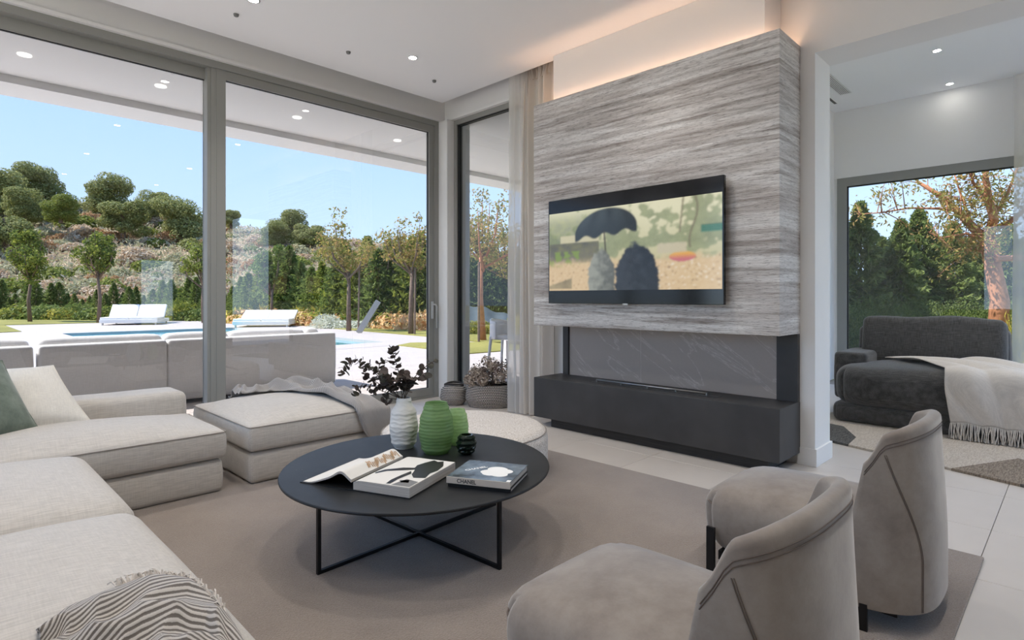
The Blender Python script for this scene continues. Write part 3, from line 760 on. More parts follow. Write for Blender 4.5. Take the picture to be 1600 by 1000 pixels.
put('body', facet_vase(vp([(0, .03), (.2, .05), (.55, .059), (.85, .05), (1, .042)]), .108, 72, 4, .006, .008), DKGREEN, bv, smooth=False)
CAND = plain('moss_green', S(128, 142, 60), .8, var=.4, vscale=60)
put('moss_filling', MB().lathe([(.030, .085), (.026, .094), (.012, .098), (.001, .099)], 16, True, True), CAND, bv, smooth=True)

# eucalyptus
rnd = random.Random(4)
LEAFD = leafmat('eucalyptus_leaf', [S(56, 62, 54), S(74, 78, 68), S(92, 80, 76), S(62, 68, 58)], .2)
STEMD = plain('eucalyptus_stem', S(70, 58, 50), .8)
eb = empty('eucalyptus_bouquet', WV + Vector((0, 0, .15)), 0, 'dark eucalyptus branches with round leaves in the white vase', 'plant')
lf = MB(); NL = 10
lf.add([(0, 0, 0)] + [(.5 + .5 * math.cos(2 * PI * i / NL), .46 * math.sin(2 * PI * i / NL), .06 * math.cos(4 * PI * i / NL)) for i in range(NL)], [(0, 1 + i, 1 + (i + 1) % NL) for i in range(NL)])
lf.v[0] = (.5, 0, -.03); lfm = lf.mesh('leaf'); lfm.materials.append(LEAFD)
dw = WV.dot(FW); org = eb.location.copy()
brs = [[(600, 597), (575, 572), (553, 560), (541, 571), (535, 585)], [(602, 606), (577, 603), (560, 603), (553, 618)], [(625, 600), (622, 576), (613, 550), (614, 545)],
       [(640, 597), (655, 582), (668, 570), (679, 564)], [(606, 600), (592, 583), (592, 570), (603, 562)], [(604, 608), (590, 598), (575, 590), (568, 577), (580, 570)],
       [(618, 606), (605, 594), (598, 583)], [(635, 603), (640, 592)], [(630, 606), (622, 590), (636, 584)], [(607, 622), (601, 626)], [(637, 608), (631, 600)], [(600, 612), (585, 606), (583, 612)],
       [(645, 600), (655, 588), (664, 584)]]
dens = [1.0, .8, 1.5, .65, 1.0, .8, 1.6, 1.7, 1.6, 1.4, 1.8, .7, .7]
for bi, br_ in enumerate(brs):
    off = rnd.uniform(-.10, .10); pts = [Vector((0, 0, -.05)), Vector((0, 0, .12)) + Vector((rnd.uniform(-.02, .02), rnd.uniform(-.02, .02), 0))]
    for i, (u, v) in enumerate(br_): pts.append(atd(u, v, dw + off * (i + 1) / len(br_)) - org)
    fine_ = []
    for i in range(len(pts) - 1):
        for k_ in range(8): fine_.append(pts[i].lerp(pts[i + 1], k_ / 8))
    fine_.append(pts[-1])
    for _ in range(6): fine_ = [fine_[0]] + [(fine_[i - 1] + fine_[i] * 2 + fine_[i + 1]) / 4 for i in range(1, len(fine_) - 1)] + [fine_[-1]]
    put('stem', MB().tube(fine_[::2] + [fine_[-1]], .0022, 5), STEMD, eb, smooth=True)
    L = sum((fine_[i + 1] - fine_[i]).length for i in range(14, len(fine_) - 1)); nl = max(6, int(L / .0135 * dens[bi] * 1.3))
    for i in range(nl):
        s_ = 14 + (len(fine_) - 15) * (i + .5) / nl; P = fine_[int(s_)]; T = (fine_[min(int(s_) + 1, len(fine_) - 1)] - fine_[int(s_) - 1]).normalized()
        sd = T.orthogonal().normalized(); sd.rotate(Matrix.Rotation(i * 1.62 + rnd.uniform(-.6, .6), 3, T))
        d = (sd * .85 + T * .4).normalized(); nrm = (T * .9 - sd * .3 + Vector((rnd.uniform(-.5, .5), rnd.uniform(-.5, .5), .3))).normalized()
        yv = nrm.cross(d).normalized(); zv = d.cross(yv)
        sz = rnd.uniform(.031, .047) * (1.15 if bi in (6, 7, 8, 10) else 1)
        o = put('leaf', lfm, None, eb); o.matrix_basis = Matrix(((d.x * sz, yv.x * sz, zv.x * sz, P.x), (d.y * sz, yv.y * sz, zv.y * sz, P.y), (d.z * sz, yv.z * sz, zv.z * sz, P.z), (0, 0, 0, 1)))

# =================================================================== BOOKS
PAGE = plain('book_page', S(222, 219, 213), .7); PAGEB = NT('page_block'); PAGEB.set(Roughness=.8)
_n = PAGEB.noise(1, PAGEB.coord((2, 2, 900)), 2); PAGEB.base(PAGEB.ramp(_n, [(.35, S(160, 154, 148)), (.65, S(214, 209, 202))])); PAGEB = keep('page_block', PAGEB)
INK = plain('black_ink', S(28, 28, 30), .4); COVB = plain('black_cover', S(18, 18, 19), .5); INKB = plain('brown_ink', S(168, 134, 98), .7, var=.55, vscale=60)
INKG = plain('grey_ink', S(120, 120, 120), .5)
ZT = TZ + .046
S0, S1, R0, R1 = onz(552, 750, ZT), onz(623, 711, ZT), onz(639.5, 762, ZT), onz(701, 721, ZT)
ob = empty('open_book', Vector((S0.x, S0.y, TZ)), 0, 'open hardcover picture book lying on the coffee table', 'book')
ex = ((R0 - S0) + (R1 - S1)) / 2; PW = ex.length; ex.normalize(); ey = (S1 - S0) + (R1 - R0); ey = (ey - ex * ey.dot(ex)); PH = ey.length / 2; ey.normalize()
MXB = Matrix(((ex.x, ey.x, 0), (ex.y, ey.y, 0), (0, 0, 1)))
def bk(m):
    m.v = [tuple(MXB @ Vector(v)) for v in m.v]; return m
def right_top(x): return .046 - .010 * math.exp(-x / .012) - .004 * math.sin(min(1, x / PW) * PI) * 0
def block(fn_top, x0, x1, zb, n=24):
    m = MB(); vsx = []; fs = []
    for i in range(n + 1):
        x = x0 + (x1 - x0) * i / n
        vsx += [(x, 0, zb(x)), (x, PH, zb(x)), (x, PH, fn_top(x)), (x, 0, fn_top(x))]
    for i in range(n):
        a, b = 4 * i, 4 * i + 4
        for k_ in range(4): fs.append((a + k_, a + (k_ + 1) % 4, b + (k_ + 1) % 4, b + k_))
    fs += [(0, 3, 2, 1), (4 * n, 4 * n + 1, 4 * n + 2, 4 * n + 3)]
    return m.add(vsx, fs)
put('page_block', bk(block(right_top, .0, PW, lambda x: .004)), PAGEB, ob)
put('right_page', bk(MB().sheet(lambda a, b: (.002 + a * (PW - .004), .002 + b * (PH - .004), right_top(a * PW) + .0006), 24, 4)), PAGE, ob)
LW = PW * 1.0
def lp(s_):     # curl of the left pages: arclength-like s_ 0..1 -> (x, z)
    x = -.012 - s_ * (LW * .93); z = .036 + .036 * math.exp(-((s_ - .20) / .17) ** 2) + .010 * math.exp(-((s_ - .45) / .25) ** 2) - .032 * ss(.25, 1.0, s_)
    return x, max(.006, z)
def left_slab(th0, th1):
    m = MB(); n = 40; vsx = []; fs = []
    for i in range(n + 1):
        s_ = i / n; x, z = lp(s_); th = th0 + (th1 - th0) * s_
        zb = z - th
        vsx += [(x, 0, zb), (x, PH, zb), (x, PH, z), (x, 0, z)]
    for i in range(n):
        a, b = 4 * i, 4 * i + 4
        for k_ in range(4): fs.append((a + k_, b + k_, b + (k_ + 1) % 4, a + (k_ + 1) % 4))
    fs += [(0, 1, 2, 3), (4 * n + 3, 4 * n + 2, 4 * n + 1, 4 * n)]
    return m.add(vsx, fs)
put('page_block', bk(left_slab(.012, .003)), PAGEB, ob)
put('left_page', bk(MB().sheet(lambda a, b: (lp(a)[0], .002 + b * (PH - .004), lp(a)[1] + .0008), 40, 4)), PAGE, ob, smooth=True)
put('cover', bk(MB().box(-LW - .006, -.012, -.006, PH + .006, .0005, .004).box(-.012, PW + .005, -.006, PH + .006, .0005, .004)), COVB, ob)
def flat_print(polys, mfn, dz=.0012):
    m = MB()
    for pl in polys:
        m.add([mfn(a, b, dz) for a, b in pl], [tuple(range(len(pl)))])
    return m
rpf = lambda a, b, dz: (a * PW, b * PH, right_top(a * PW) + dz)
dress = [(.62, .97), (.72, .93), (.80, .97), (.93, .80), (.97, .62), (.93, .50), (.98, .34), (.80, .30), (.68, .40), (.60, .56), (.54, .62), (.50, .72), (.55, .85)]
legs1 = [(.60, .56), (.54, .62), (.36, .58), (.14, .44), (.07, .32), (.12, .28), (.22, .40), (.42, .48)]
legs2 = [(.66, .42), (.58, .50), (.55, .34), (.53, .16), (.56, .03), (.63, .04), (.62, .2)]
put('printed_figure', bk(flat_print([dress, legs1, legs2], rpf)), INK, ob)
put('printed_shade', bk(flat_print([[(.66, .02), (.98, .02), (.98, .2), (.74, .24)], [(.66, .18), (.74, .12), (.86, .14), (.8, .22)]], rpf, .0009)), INKG, ob)
lpf = lambda s_, b, dz: (lp(s_)[0], b * PH, lp(s_)[1] + dz)
m_ = MB()
for i in range(26):
    b = .36 + i * .023; w_ = .035 + .03 * abs(math.sin(i * 1.7)); c_ = .09 + .035 * math.sin(i * .9)
    m_.sheet(lambda a, c, b=b, w_=w_, c_=c_: lpf(c_ - w_ + 2 * w_ * a, b + c * .016 + .02 * a, .0016), 6, 1, False)
put('printed_rope', bk(m_), INKB, ob)

SB = TZ + .048
def px_rect(cs, z): return [onz(u, v, z) for u, v in cs]
c4 = px_rect([(697.6, 744), (795, 754), (824, 726.5), (731, 718)], SB)
o0 = c4[0]; bx_ = ((c4[1] - c4[0]) + (c4[2] - c4[3])) / 2; BW = bx_.length; bx_.normalize(); by_ = (c4[3] - c4[0]) + (c4[2] - c4[1]); by_ = by_ - bx_ * by_.dot(bx_); BH = by_.length / 2; by_.normalize()
rzb = math.atan2(bx_.y, bx_.x)
def cover_mat(name, c0_, c1_):
    t = NT(name); t.set(Roughness=.25); t.base(t.ramp(t.noise(7, t.coord(), 4), [(.35, c0_), (.65, c1_)])); return keep(name, t)
CVT = cover_mat('blurred_cover_print', S(44, 50, 54), S(120, 134, 146)); SPI = plain('pale_spine', S(206, 196, 184), .6)
def closed_book(name, z, w_, h_, th, cov, spm, label, rot, loc):
    b = empty(name, Vector((loc.x, loc.y, z)), rot, label, 'book', 'closed books stacked on the coffee table')
    put('page_block', MB().box(.004, w_ - .004, .004, h_ - .004, .0025, th - .0025), PAGEB, b)
    cf = put('front_cover', bev_box(0, w_, 0, h_, th - .0025, th, .0006, 1), cov, b)
    put('back_cover', bev_box(0, w_, 0, h_, 0, .0025, .0006, 1), COVB, b)
    sp_ = put('spine', bev_box(0, w_, -.002, .003, 0, th, .0006, 1), spm, b)
    return b, cf, sp_
def text(body, size, m, parent, loc, rot, name='title'):
    cu_ = bpy.data.curves.new(name, 'FONT'); cu_.body = body; cu_.size = size; cu_.extrude = .0002; cu_.offset = size * .02
    o = bpy.data.objects.new(name, cu_); COL.objects.link(o); cu_.materials.append(m); bpy.context.view_layer.update()
    me_ = bpy.data.meshes.new_from_object(o.evaluated_get(bpy.context.evaluated_depsgraph_get())); bpy.data.objects.remove(o)
    if not me_.materials: me_.materials.append(m)
    o = bpy.data.objects.new(name, me_); COL.objects.link(o); o.parent = parent; o.location = loc; o.rotation_euler = rot; return o
closed_book('hardcover_book', TZ, BW * .99, BH * .97, .018, COVB, COVB, 'thin black book lying under the book with a white flower', rzb, o0 + bx_ * .004 + by_ * .008)
b2, cf, sp_ = closed_book('hardcover_book', TZ + .0185, BW, BH, .0295, CVT, SPI, 'CHANEL picture book with a white flower on its cover', rzb, o0)
WHI = plain('white_print', S(238, 238, 236), .5)
fx = MB(); 
for i, (a, b, r_) in enumerate(((.66, .42, .16), (.55, .42, .13), (.74, .52, .13), (.62, .60, .14), (.72, .34, .12), (.58, .34, .11))):
    fx.add([(BW * a + BH * r_ * 1.25 * math.cos(2 * PI * q / 18), BH * b + BH * r_ * math.sin(2 * PI * q / 18), .0299 + i * .00004) for q in range(18)], [tuple(range(18))])
put('cover_flower', fx, WHI, b2)
text('CHANEL', .030, WHI, b2, (BW * .18, BH * .36, .0299), (0, 0, R(48)))
text('CHANEL', .024, INK, b2, (BW * .17, -.0022, .0062), (R(90), 0, 0))
put('corner_label', MB().box(BW * .93, BW * .99, .006, .03, .0295, .0299), WHI, b2)

# =================================================================== ARMCHAIRS
def armchair(cx, cy, label):
    r_ = empty('armchair', (cx, cy, RZ), 0, label, 'armchair', 'taupe suede armchairs facing the table')
    hx, hy = .322, .38
    def df(P):
        a, b = min(1, abs(P.x) / hx), min(1, abs(P.y) / hy); tz = max(0, min(1, (P.z + .13) / .26))
        Q = Vector(P); Q.z += .045 * (1 - a ** 2.5) * (1 - b ** 2.5) * tz ** 2
        s_ = 1 - .05 * (1 - tz) ** 2; Q.x *= s_; Q.y *= s_; return Q
    mb = rbox(hx, hy, .13, .085, (10, 10, 3), df, .15)
    so = put('seat', mb, SUEDE, r_, smooth=True); so.location = (0, .07, .235)
    put('seam', MB().tube(loop_rect(-hx + .012, hx - .012, -hy + .012, hy - .012, .075, .14), .003, 6, True), SEAM, so, smooth=True)
    W0, D0, NS = .328, .225, 80
    def plan(s_, z):
        """outer surface; s_ -1..1 around the back from the near wing to the far wing"""
        a = s_ * R(86); k_ = 1 - .10 * ss(.25, .80, z) * (.3 + .7 * math.cos(a) ** 2)
        sx = math.copysign(abs(math.sin(a)) ** .72, math.sin(a)); cy_ = math.copysign(abs(math.cos(a)) ** .72, math.cos(a))
        fwd = .09 * ss(.72, .12, z) * abs(s_) ** 3
        return Vector((W0 * sx * k_, -.20 - D0 * cy_ * k_ + fwd, z))
    def nrm(s_, z):
        e = 1e-3; t_ = plan(min(1, s_ + e), z) - plan(max(-1, s_ - e), z); n_ = Vector((t_.y, -t_.x, 0)); return n_.normalized()
    def top(s_): return .775 - .06 * abs(s_) ** 2.2 - .10 * ss(.80, 1.02, abs(s_)) ** 1.6
    def thick(s_): return .022 + .026 * (1 - abs(s_) ** 4)
    m = MB(); rows = []
    for i in range(NS + 1):
        s_ = -1 + 2 * i / NS; zt = top(s_); th = thick(s_); row = []
        for j in range(13): row.append(plan(s_, .085 + (zt - th / 2 - .085) * j / 12))
        for j in range(1, 8):
            a = PI * j / 8; z = zt - th / 2; P = plan(s_, z); n_ = nrm(s_, z)
            row.append(P - n_ * (th / 2) * (1 - math.cos(a)) + Vector((0, 0, th / 2 * math.sin(a))))
        for j in range(9):
            z = zt - th / 2 + (.30 - (zt - th / 2)) * j / 8; lean = .05 * ss(.75, .3, z) * math.cos(s_ * PI / 2)
            row.append(plan(s_, z) - nrm(s_, z) * (th + lean * .6))
        rows.append(row)
    n_ = len(rows[0]); vsx = [p for r2 in rows for p in r2]
    fs = [(i * n_ + j, (i + 1) * n_ + j, (i + 1) * n_ + j + 1, i * n_ + j + 1) for i in range(NS) for j in range(n_ - 1)]
    fs += [tuple(range(n_)), tuple(range(NS * n_, (NS + 1) * n_))[::-1]]
    bk_ = put('backrest', MB().add(vsx, fs), SUEDE, r_, smooth=True)
    def line(f_, k_=40): return [plan(s_, z) + nrm(s_, z) * .001 for s_, z in (f_(i / k_) for i in range(k_ + 1))]
    for dz in (.020, .032):
        put('stitching', MB().tube(line(lambda q: (-.985 + 1.97 * q, top(-.985 + 1.97 * q) - dz - .018)), .0015, 5), SEAM, bk_, smooth=True)
    for off in (0, .016):
        for sg in (-1, 1):
            put('stitching', MB().tube(line(lambda q: (sg * (.93 - off - .52 * ss(-.25, .72, q)), .66 - .57 * q)), .0015, 5), SEAM, bk_, smooth=True)
    for x, y in ((-.333, .36), (.333, .36), (-.315, -.22), (.315, -.22)):
        put('leg', MB().box(x - .007, x + .007, y - .018, y + .018, 0, .225 if y > 0 else .10), BLACK, r_)
    put('base', MB().box(-.26, .26, -.32, .36, .06, .10), BLACK, r_)
    return r_
a1 = armchair(1.46, .80, 'taupe suede armchair with curved back, nearest in the foreground')
a2 = copy_tree(a1); a2.location = (2.75, .80, RZ); a2['label'] = 'taupe suede armchair with curved back, farther one near the daybed'

# =================================================================== BASKETS
t = NT('woven_basket'); t.set(Roughness=.85)
uvn = t.n('ShaderNodeTexCoord'); sx = t.n('ShaderNodeSeparateXYZ'); t.l(uvn.outputs['Object'], sx.inputs[0])
ang = t.math('ARCTAN2', sx.outputs['Y'], sx.outputs['X'])
rw = t.math('FLOOR', t.math('MULTIPLY', sx.outputs['Z'], 54))
cl = t.math('FRACT', t.math('ADD', t.math('MULTIPLY', ang, 14.0), t.math('MULTIPLY', rw, .5)))
wv_ = t.math('SINE', t.math('MULTIPLY', sx.outputs['Z'], 2 * PI * 54))
fac = t.math('MAXIMUM', t.math('GREATER_THAN', cl, .62), t.math('LESS_THAN', wv_, -.35))
t.base(t.mix(fac, S(222, 214, 206), S(34, 32, 32))); BASK = keep('woven_basket', t)
def basket(name, loc, prof_, h, label, sx_=1, sy_=1, rz=0):
    r_ = empty(name, loc, rz, label, 'basket')
    rows = int(h * 54); pr = []
    for i in range(rows * 4 + 1):
        z = h * i / (rows * 4); pr.append((prof_(z / h) + .004 * abs(math.sin(z * 54 * PI)), z))
    pr += [(prof_(1) - .012, h), (prof_(1) - .014, h - .02), (prof_(.5) - .016, h * .5), (prof_(.1) - .02, .015), (.01, .014)]
    o = put('body', MB().lathe(pr, 64, True, True), BASK, r_, smooth=True); o.scale = (sx_, sy_, 1)
    return r_
B1 = onz(708, 634, 0); B2 = onz(766, 640, 0)
b_a = basket('woven_basket', Vector((B1.x, B1.y, 0)) + FW * .10, vp([(0, .115), (.35, .16), (.7, .15), (1, .105)]), .235, 'smaller empty black-and-white woven basket beside the corner pillar')
put('rim_band', MB().tube([(.107 * math.cos(2 * PI * i / 40), .107 * math.sin(2 * PI * i / 40), .24 + .008 * math.sin(4 * PI * i / 40)) for i in range(40)], .011, 7, True), plain('dark_weave', S(60, 57, 56), .9), b_a, smooth=True)
B2p = Vector((B2.x, B2.y, 0)) + FW * .20
b_b = basket('woven_basket', B2p, vp([(0, .25), (.4, .29), (1, .275)]), .26, 'larger black-and-white woven basket filled with dried flowers', 1.0, .72, R(-45))

# dried flowers
def leaf_quads(m, P, n_, sz, rnd_, asp=.55, fold=.15):
    n_ = n_.normalized(); t_ = n_.orthogonal().normalized(); t_.rotate(Matrix.Rotation(rnd_.uniform(0, 2 * PI), 3, n_)); b = n_.cross(t_)
    base = len(m.v); a = t_ * sz; c = b * sz * asp
    m.v += [tuple(P - a), tuple(P - c + n_ * sz * fold), tuple(P + a), tuple(P + c + n_ * sz * fold)]; m.f.append((base, base + 1, base + 2, base + 3))
rnd = random.Random(11)
fl_root = empty('dried_flowers', B2p + Vector((0, 0, .24)), R(-45), 'bunch of dried brown and beige hydrangea heads in the larger basket', 'flowers')
DRYB = leafmat('dried_petal_beige', [S(120, 104, 94), S(176, 158, 142), S(210, 196, 180), S(150, 134, 122)], .2)
DRYD = leafmat('dried_leaf_brown', [S(70, 60, 60), S(108, 86, 84), S(130, 112, 104), S(80, 74, 74)], .15)
heads = []
for i in range(22):
    a = rnd.uniform(0, 2 * PI); rr = math.sqrt(rnd.random()); z = .05 + .24 * (1 - rr * rr) * rnd.uniform(.5, 1)
    c = Vector((.26 * rr * math.cos(a), .19 * rr * math.sin(a), z)); rad = rnd.uniform(.055, .09); m = MB()
    put('stem', MB().tube([(c.x * .5, c.y * .5, -.1), c * .85], .003, 5), STEMD, fl_root)
    for q in range(130):
        d = Vector((rnd.gauss(0, 1), rnd.gauss(0, 1), rnd.gauss(0, 1))).normalized()
        leaf_quads(m, c + d * rad * rnd.uniform(.8, 1.05), d + Vector((rnd.uniform(-.6, .6), rnd.uniform(-.6, .6), rnd.uniform(-.6, .6))), rnd.uniform(.008, .015), rnd, .8)
    put('flower_head', m, DRYB, fl_root)
for i in range(14):
    a = rnd.uniform(0, 2 * PI); rr = rnd.uniform(.3, 1); tip = Vector((.30 * rr * math.cos(a), .22 * rr * math.sin(a), rnd.uniform(.24, .40) - .08 * rr)); m = MB()
    m.tube([(tip.x * .3, tip.y * .3, -.05), tip * .6 + Vector((0, 0, .03)), tip], .002, 4)
    for q in range(26):
        s_ = rnd.uniform(.45, 1.0); leaf_quads(m, tip * s_ + Vector((rnd.gauss(0, .022), rnd.gauss(0, .022), rnd.gauss(0, .018))), Vector((rnd.gauss(0, 1), rnd.gauss(0, 1), rnd.gauss(0, 1))), rnd.uniform(.010, .019), rnd, .7)
    put('leaf_spray', m, DRYD, fl_root)

# =================================================================== THROWS
def rib(name, cols, scale, axis='X'):
    t = NT(name); t.set(Roughness=.95); t.p.inputs['Sheen Weight'].default_value = .3
    c = t.n('ShaderNodeTexCoord'); s_ = t.n('ShaderNodeSeparateXYZ'); t.l(c.outputs['UV'], s_.inputs[0])
    cd_ = t.math('ADD', t.math('MULTIPLY', s_.outputs['Y'], .85), t.math('MULTIPLY', s_.outputs['X'], -.55)) if axis == 'D' else s_.outputs[axis]
    f = t.math('MULTIPLY', t.math('ADD', t.math('SINE', t.math('MULTIPLY', cd_, scale * 2 * PI)), 1.0), .5)
    f = t.math('ADD', f, t.math('MULTIPLY', t.math('SUBTRACT', t.noise(300, t.coord(), 2), .5), .5))
    t.base(t.ramp(f, [(.32, cols[0]), (.62, cols[1])])); t.bump(f, .35, .004); return keep(name, t)
GTHROW = rib('grey_knit', [S(138, 134, 131), S(170, 166, 163)], 150)
STHROW = rib('striped_knit', [S(98, 91, 85), S(186, 180, 173)], 46, 'D')
CTHROW = fabric('cream_wool', S(214, 206, 197), 200, .05, .3)
def solid(o, th, sub=0):
    md = o.modifiers.new('thickness', 'SOLIDIFY'); md.thickness = th; md.offset = 1
    if sub: s_ = o.modifiers.new('smooth', 'SUBSURF'); s_.levels = sub; s_.render_levels = sub
    return o
# grey throw over the ottoman: bunched along the window side, hanging over the front right corner
def otop(x, y):
    hx, hy = .5175, .5675; a = min(1, abs(x - 1.9875) / hx); b = min(1, abs(y - 4.4325) / hy)
    return .405 + .08 * (1 - a ** 3) * (1 - b ** 3)
def drape(x, y, lift):
    xr, yf = 2.505, 3.865; z = 0; ox, oy = x - xr, yf - y
    d = max(0, ox) + max(0, oy); X_, Y_ = min(x, xr), max(y, yf)
    Z = otop(X_, Y_)
    if ox > 0: X_ = xr + .012 + lift * .6; Z = .415 - ox
    if oy > 0:
        Y_ = yf - .012 - lift * .6; Z = min(Z, .415 - oy - max(0, ox))
    if ox <= 0 and oy <= 0: Z += lift
    return Vector((X_, Y_, max(Z, .06)))
def gthrow(a, b):
    # a along the throw 0 (left, bunched) .. 1 (right front), b across
    k_ = ss(.25, .75, a)
    cx = 1.72 + .86 * a; cy = 4.86 - .10 * a - .52 * k_
    wdt = .26 + .60 * k_
    dx, dy = .35 * k_ + .05, 1.0
    L = math.hypot(dx, dy); s_ = (b - .5) * 2
    x = cx + s_ * wdt * .5 * dx / L * .6 + .20 * k_ * (1 - b) * .3; y = cy + s_ * wdt * .5 * dy / L * (1.0 if s_ > 0 else 1.35 + .5 * ss(.6, .95, a))
    amp = .02 * (1 - k_) + .058 - .034 * ss(.75, 1, a) + .035 * math.exp(-((a - .5) / .16) ** 2)
    rd = lambda p_: max(0, 1 - 2.4 * abs(noise.noise(Vector(p_)))) ** 1.5
    f = .8 * rd((a * 4.2 + b, b * 1.7 - a * 1.5, 2)) + .5 * rd((a * 8 - b * 2, b * 3, 9))
    lift = .012 + amp * f * (.35 + .65 * math.sin(b * PI) ** .5 if 0 < b < 1 else .2) * (1 - .75 * ss(.75, 1, a) * (1 if b < .4 else .4))
    return drape(x, y, lift)
th = empty('grey_throw', (2.2, 4.4, .42), 0, 'crumpled grey knitted throw on the large ottoman', 'blanket')
o = solid(put('cloth', MB().sheet(gthrow, 80, 56), GTHROW, th, smooth=True), .006, 1); o.location = -th.location
# striped throw on the main sofa
def mtop(x, y):
    a = min(1, abs(x - .08) / .52); yc, hy = ((3.3, .56) if y > 2.74 else (2.0775, .6575)); b = min(1, abs(y - yc) / hy)
    z = .405 + .075 * (1 - a ** 3) * (1 - b ** 3)
    ex_ = x - .516
    if ex_ > 0: z -= .084 - math.sqrt(max(0, .084 ** 2 - min(ex_, .084) ** 2))
    return z
def sthrow(a, b):
    top_ = [(58, 1004), (108, 968), (175, 938), (238, 910), (298, 905), (338, 926), (366, 962), (392, 1004)]
    k_ = min(6.999, a * 7); i_ = int(k_); q_ = k_ - i_
    ut = top_[i_][0] + (top_[i_ + 1][0] - top_[i_][0]) * q_; vt = top_[i_][1] + (top_[i_ + 1][1] - top_[i_][1]) * q_
    P0 = onz(ut + (80 + 250 * a - ut) * (1 - b) * .9, vt + (1120 - vt) * (1 - b), .45)
    x, y = P0.x, P0.y
    f = .5 + .5 * math.sin(b * 24 - a * 9 + 2.0 * math.sin(a * 4.1)); f2 = max(0, 1 - 2.6 * abs(noise.noise(Vector((a * 3 + b * 2, b * 4 - a * 3, 3))))) ** 1.5
    lift = .008 + (.030 * f + .022 * f2) * math.sin(max(0, min(1, b)) * PI) ** .4
    over = x - .60
    if over > 0: return Vector((.612 + lift * .5, y, max(.2, .37 - over * 1.4)))
    return Vector((x, y, mtop(x, y) + lift))
sx_t = empty('striped_throw', (.45, 1.75, .45), 0, 'grey and cream striped throw crumpled on the near sofa cushion', 'blanket')
o = solid(put('cloth', MB().sheet(sthrow, 80, 80), STHROW, sx_t, smooth=True), .005); o.location = -sx_t.location
rnd = random.Random(8); m = MB()
for i in range(110):
    a = .30 + .50 * i / 110; p_ = sthrow(a, 1.0) + Vector((0, 0, .008)); q_ = p_ + Vector((rnd.uniform(-.02, .01), rnd.uniform(.008, .035), rnd.uniform(-.004, .014)))
    m.tube([p_, (p_ + q_) / 2 + Vector((0, 0, .01)), q_], .0022, 4)
o = put('fringe', m, CTHROW, sx_t, kind='stuff'); o.location = -sx_t.location

# =================================================================== FAR ROOM
# rug with angled patches
rg = empty('patchwork_rug', (6.2, .9, 0), R(0), 'angular patchwork rug in beige, brown and charcoal under the daybed', 'rug')
def rugmat(name, a, b):
    t = NT(name); t.set(Roughness=1); n_ = t.noise(1, t.coord((18, 120, 40), rot=(0, 0, .5)), 4, .7); t.base(t.ramp(n_, [(.35, a), (.65, b)])); t.bump(n_, .7, .01); return keep(name, t)
RB = rugmat('rug_beige', S(176, 164, 150), S(206, 196, 184)); RBR = rugmat('rug_brown', S(104, 92, 80), S(160, 146, 130)); RCH = rugmat('rug_charcoal', S(52, 52, 52), S(110, 108, 104))
A0 = Vector((5.06, .27, 0)); f1 = Vector((.308, .951, 0)); f2_ = Vector((.951, -.308, 0))
def rl(s_, t_): p_ = A0 + f1 * s_ + f2_ * t_; return (p_.x - 6.2, p_.y - .9)
patches = [([(-1.6, 0), (.02, 0), (-.25, .55), (-1.6, .55)], RCH), ([(.02, 0), (.42, 0), (.32, .75), (-.25, .55)], RBR), ([(.42, 0), (1.18, 0), (1.0, .9), (.6, 1.2), (.32, .75)], RB),
           ([(1.18, 0), (2.1, 0), (2.1, .62), (1.62, .62), (1.3, .3)], RCH), ([(1.3, .3), (1.62, .62), (2.1, .62), (2.1, 2.3), (.9, 2.3), (.6, 1.2), (1.0, .9), (1.18, 0)], RB),
           ([(-1.6, .55), (-.25, .55), (.32, .75), (.6, 1.2), (.9, 2.3), (-1.6, 2.3)], RB), ]
for pl, mm in patches: put('patch', MB().prism([rl(*q) for q in pl], .0005, .018 if mm is not RCH else .0195), mm, rg)

# daybed
DX = 6.36; ZR = .0200
db = empty('daybed', (7.0, 1.0, ZR), 0, 'charcoal linen daybed with thick seat and back cushion before the window', 'daybed')
part_c(db, 'base', (DX + .03, 7.60, .10, 1.80, ZR, .20), DKFAB, r=.05, crown=0, rp=.12)
part_c(db, 'seat_cushion', (DX, 7.35, .05, 1.80, .19, .55), DKFAB, r=.10, crown=.06, rp=.28, wr=.02)
part_c(db, 'back_frame', (7.42, 7.66, .50, 1.80, .20, .93), DKFAB, r=.05, crown=.0)
bc_ = part_c(db, 'back_cushion', (-.60, .60, -.13, .13, -.29, .29), DKFAB, r=.06, crown=.02, wr=.02)
bc_.location = Vector((7.28, 1.11, .745)) - db.location; bc_.rotation_euler = (R(-8), 0, R(-90))
part_c(db, 'arm', (6.72, 7.5, 1.56, 1.86, .20, .68), DKFAB, r=.035, crown=.01)
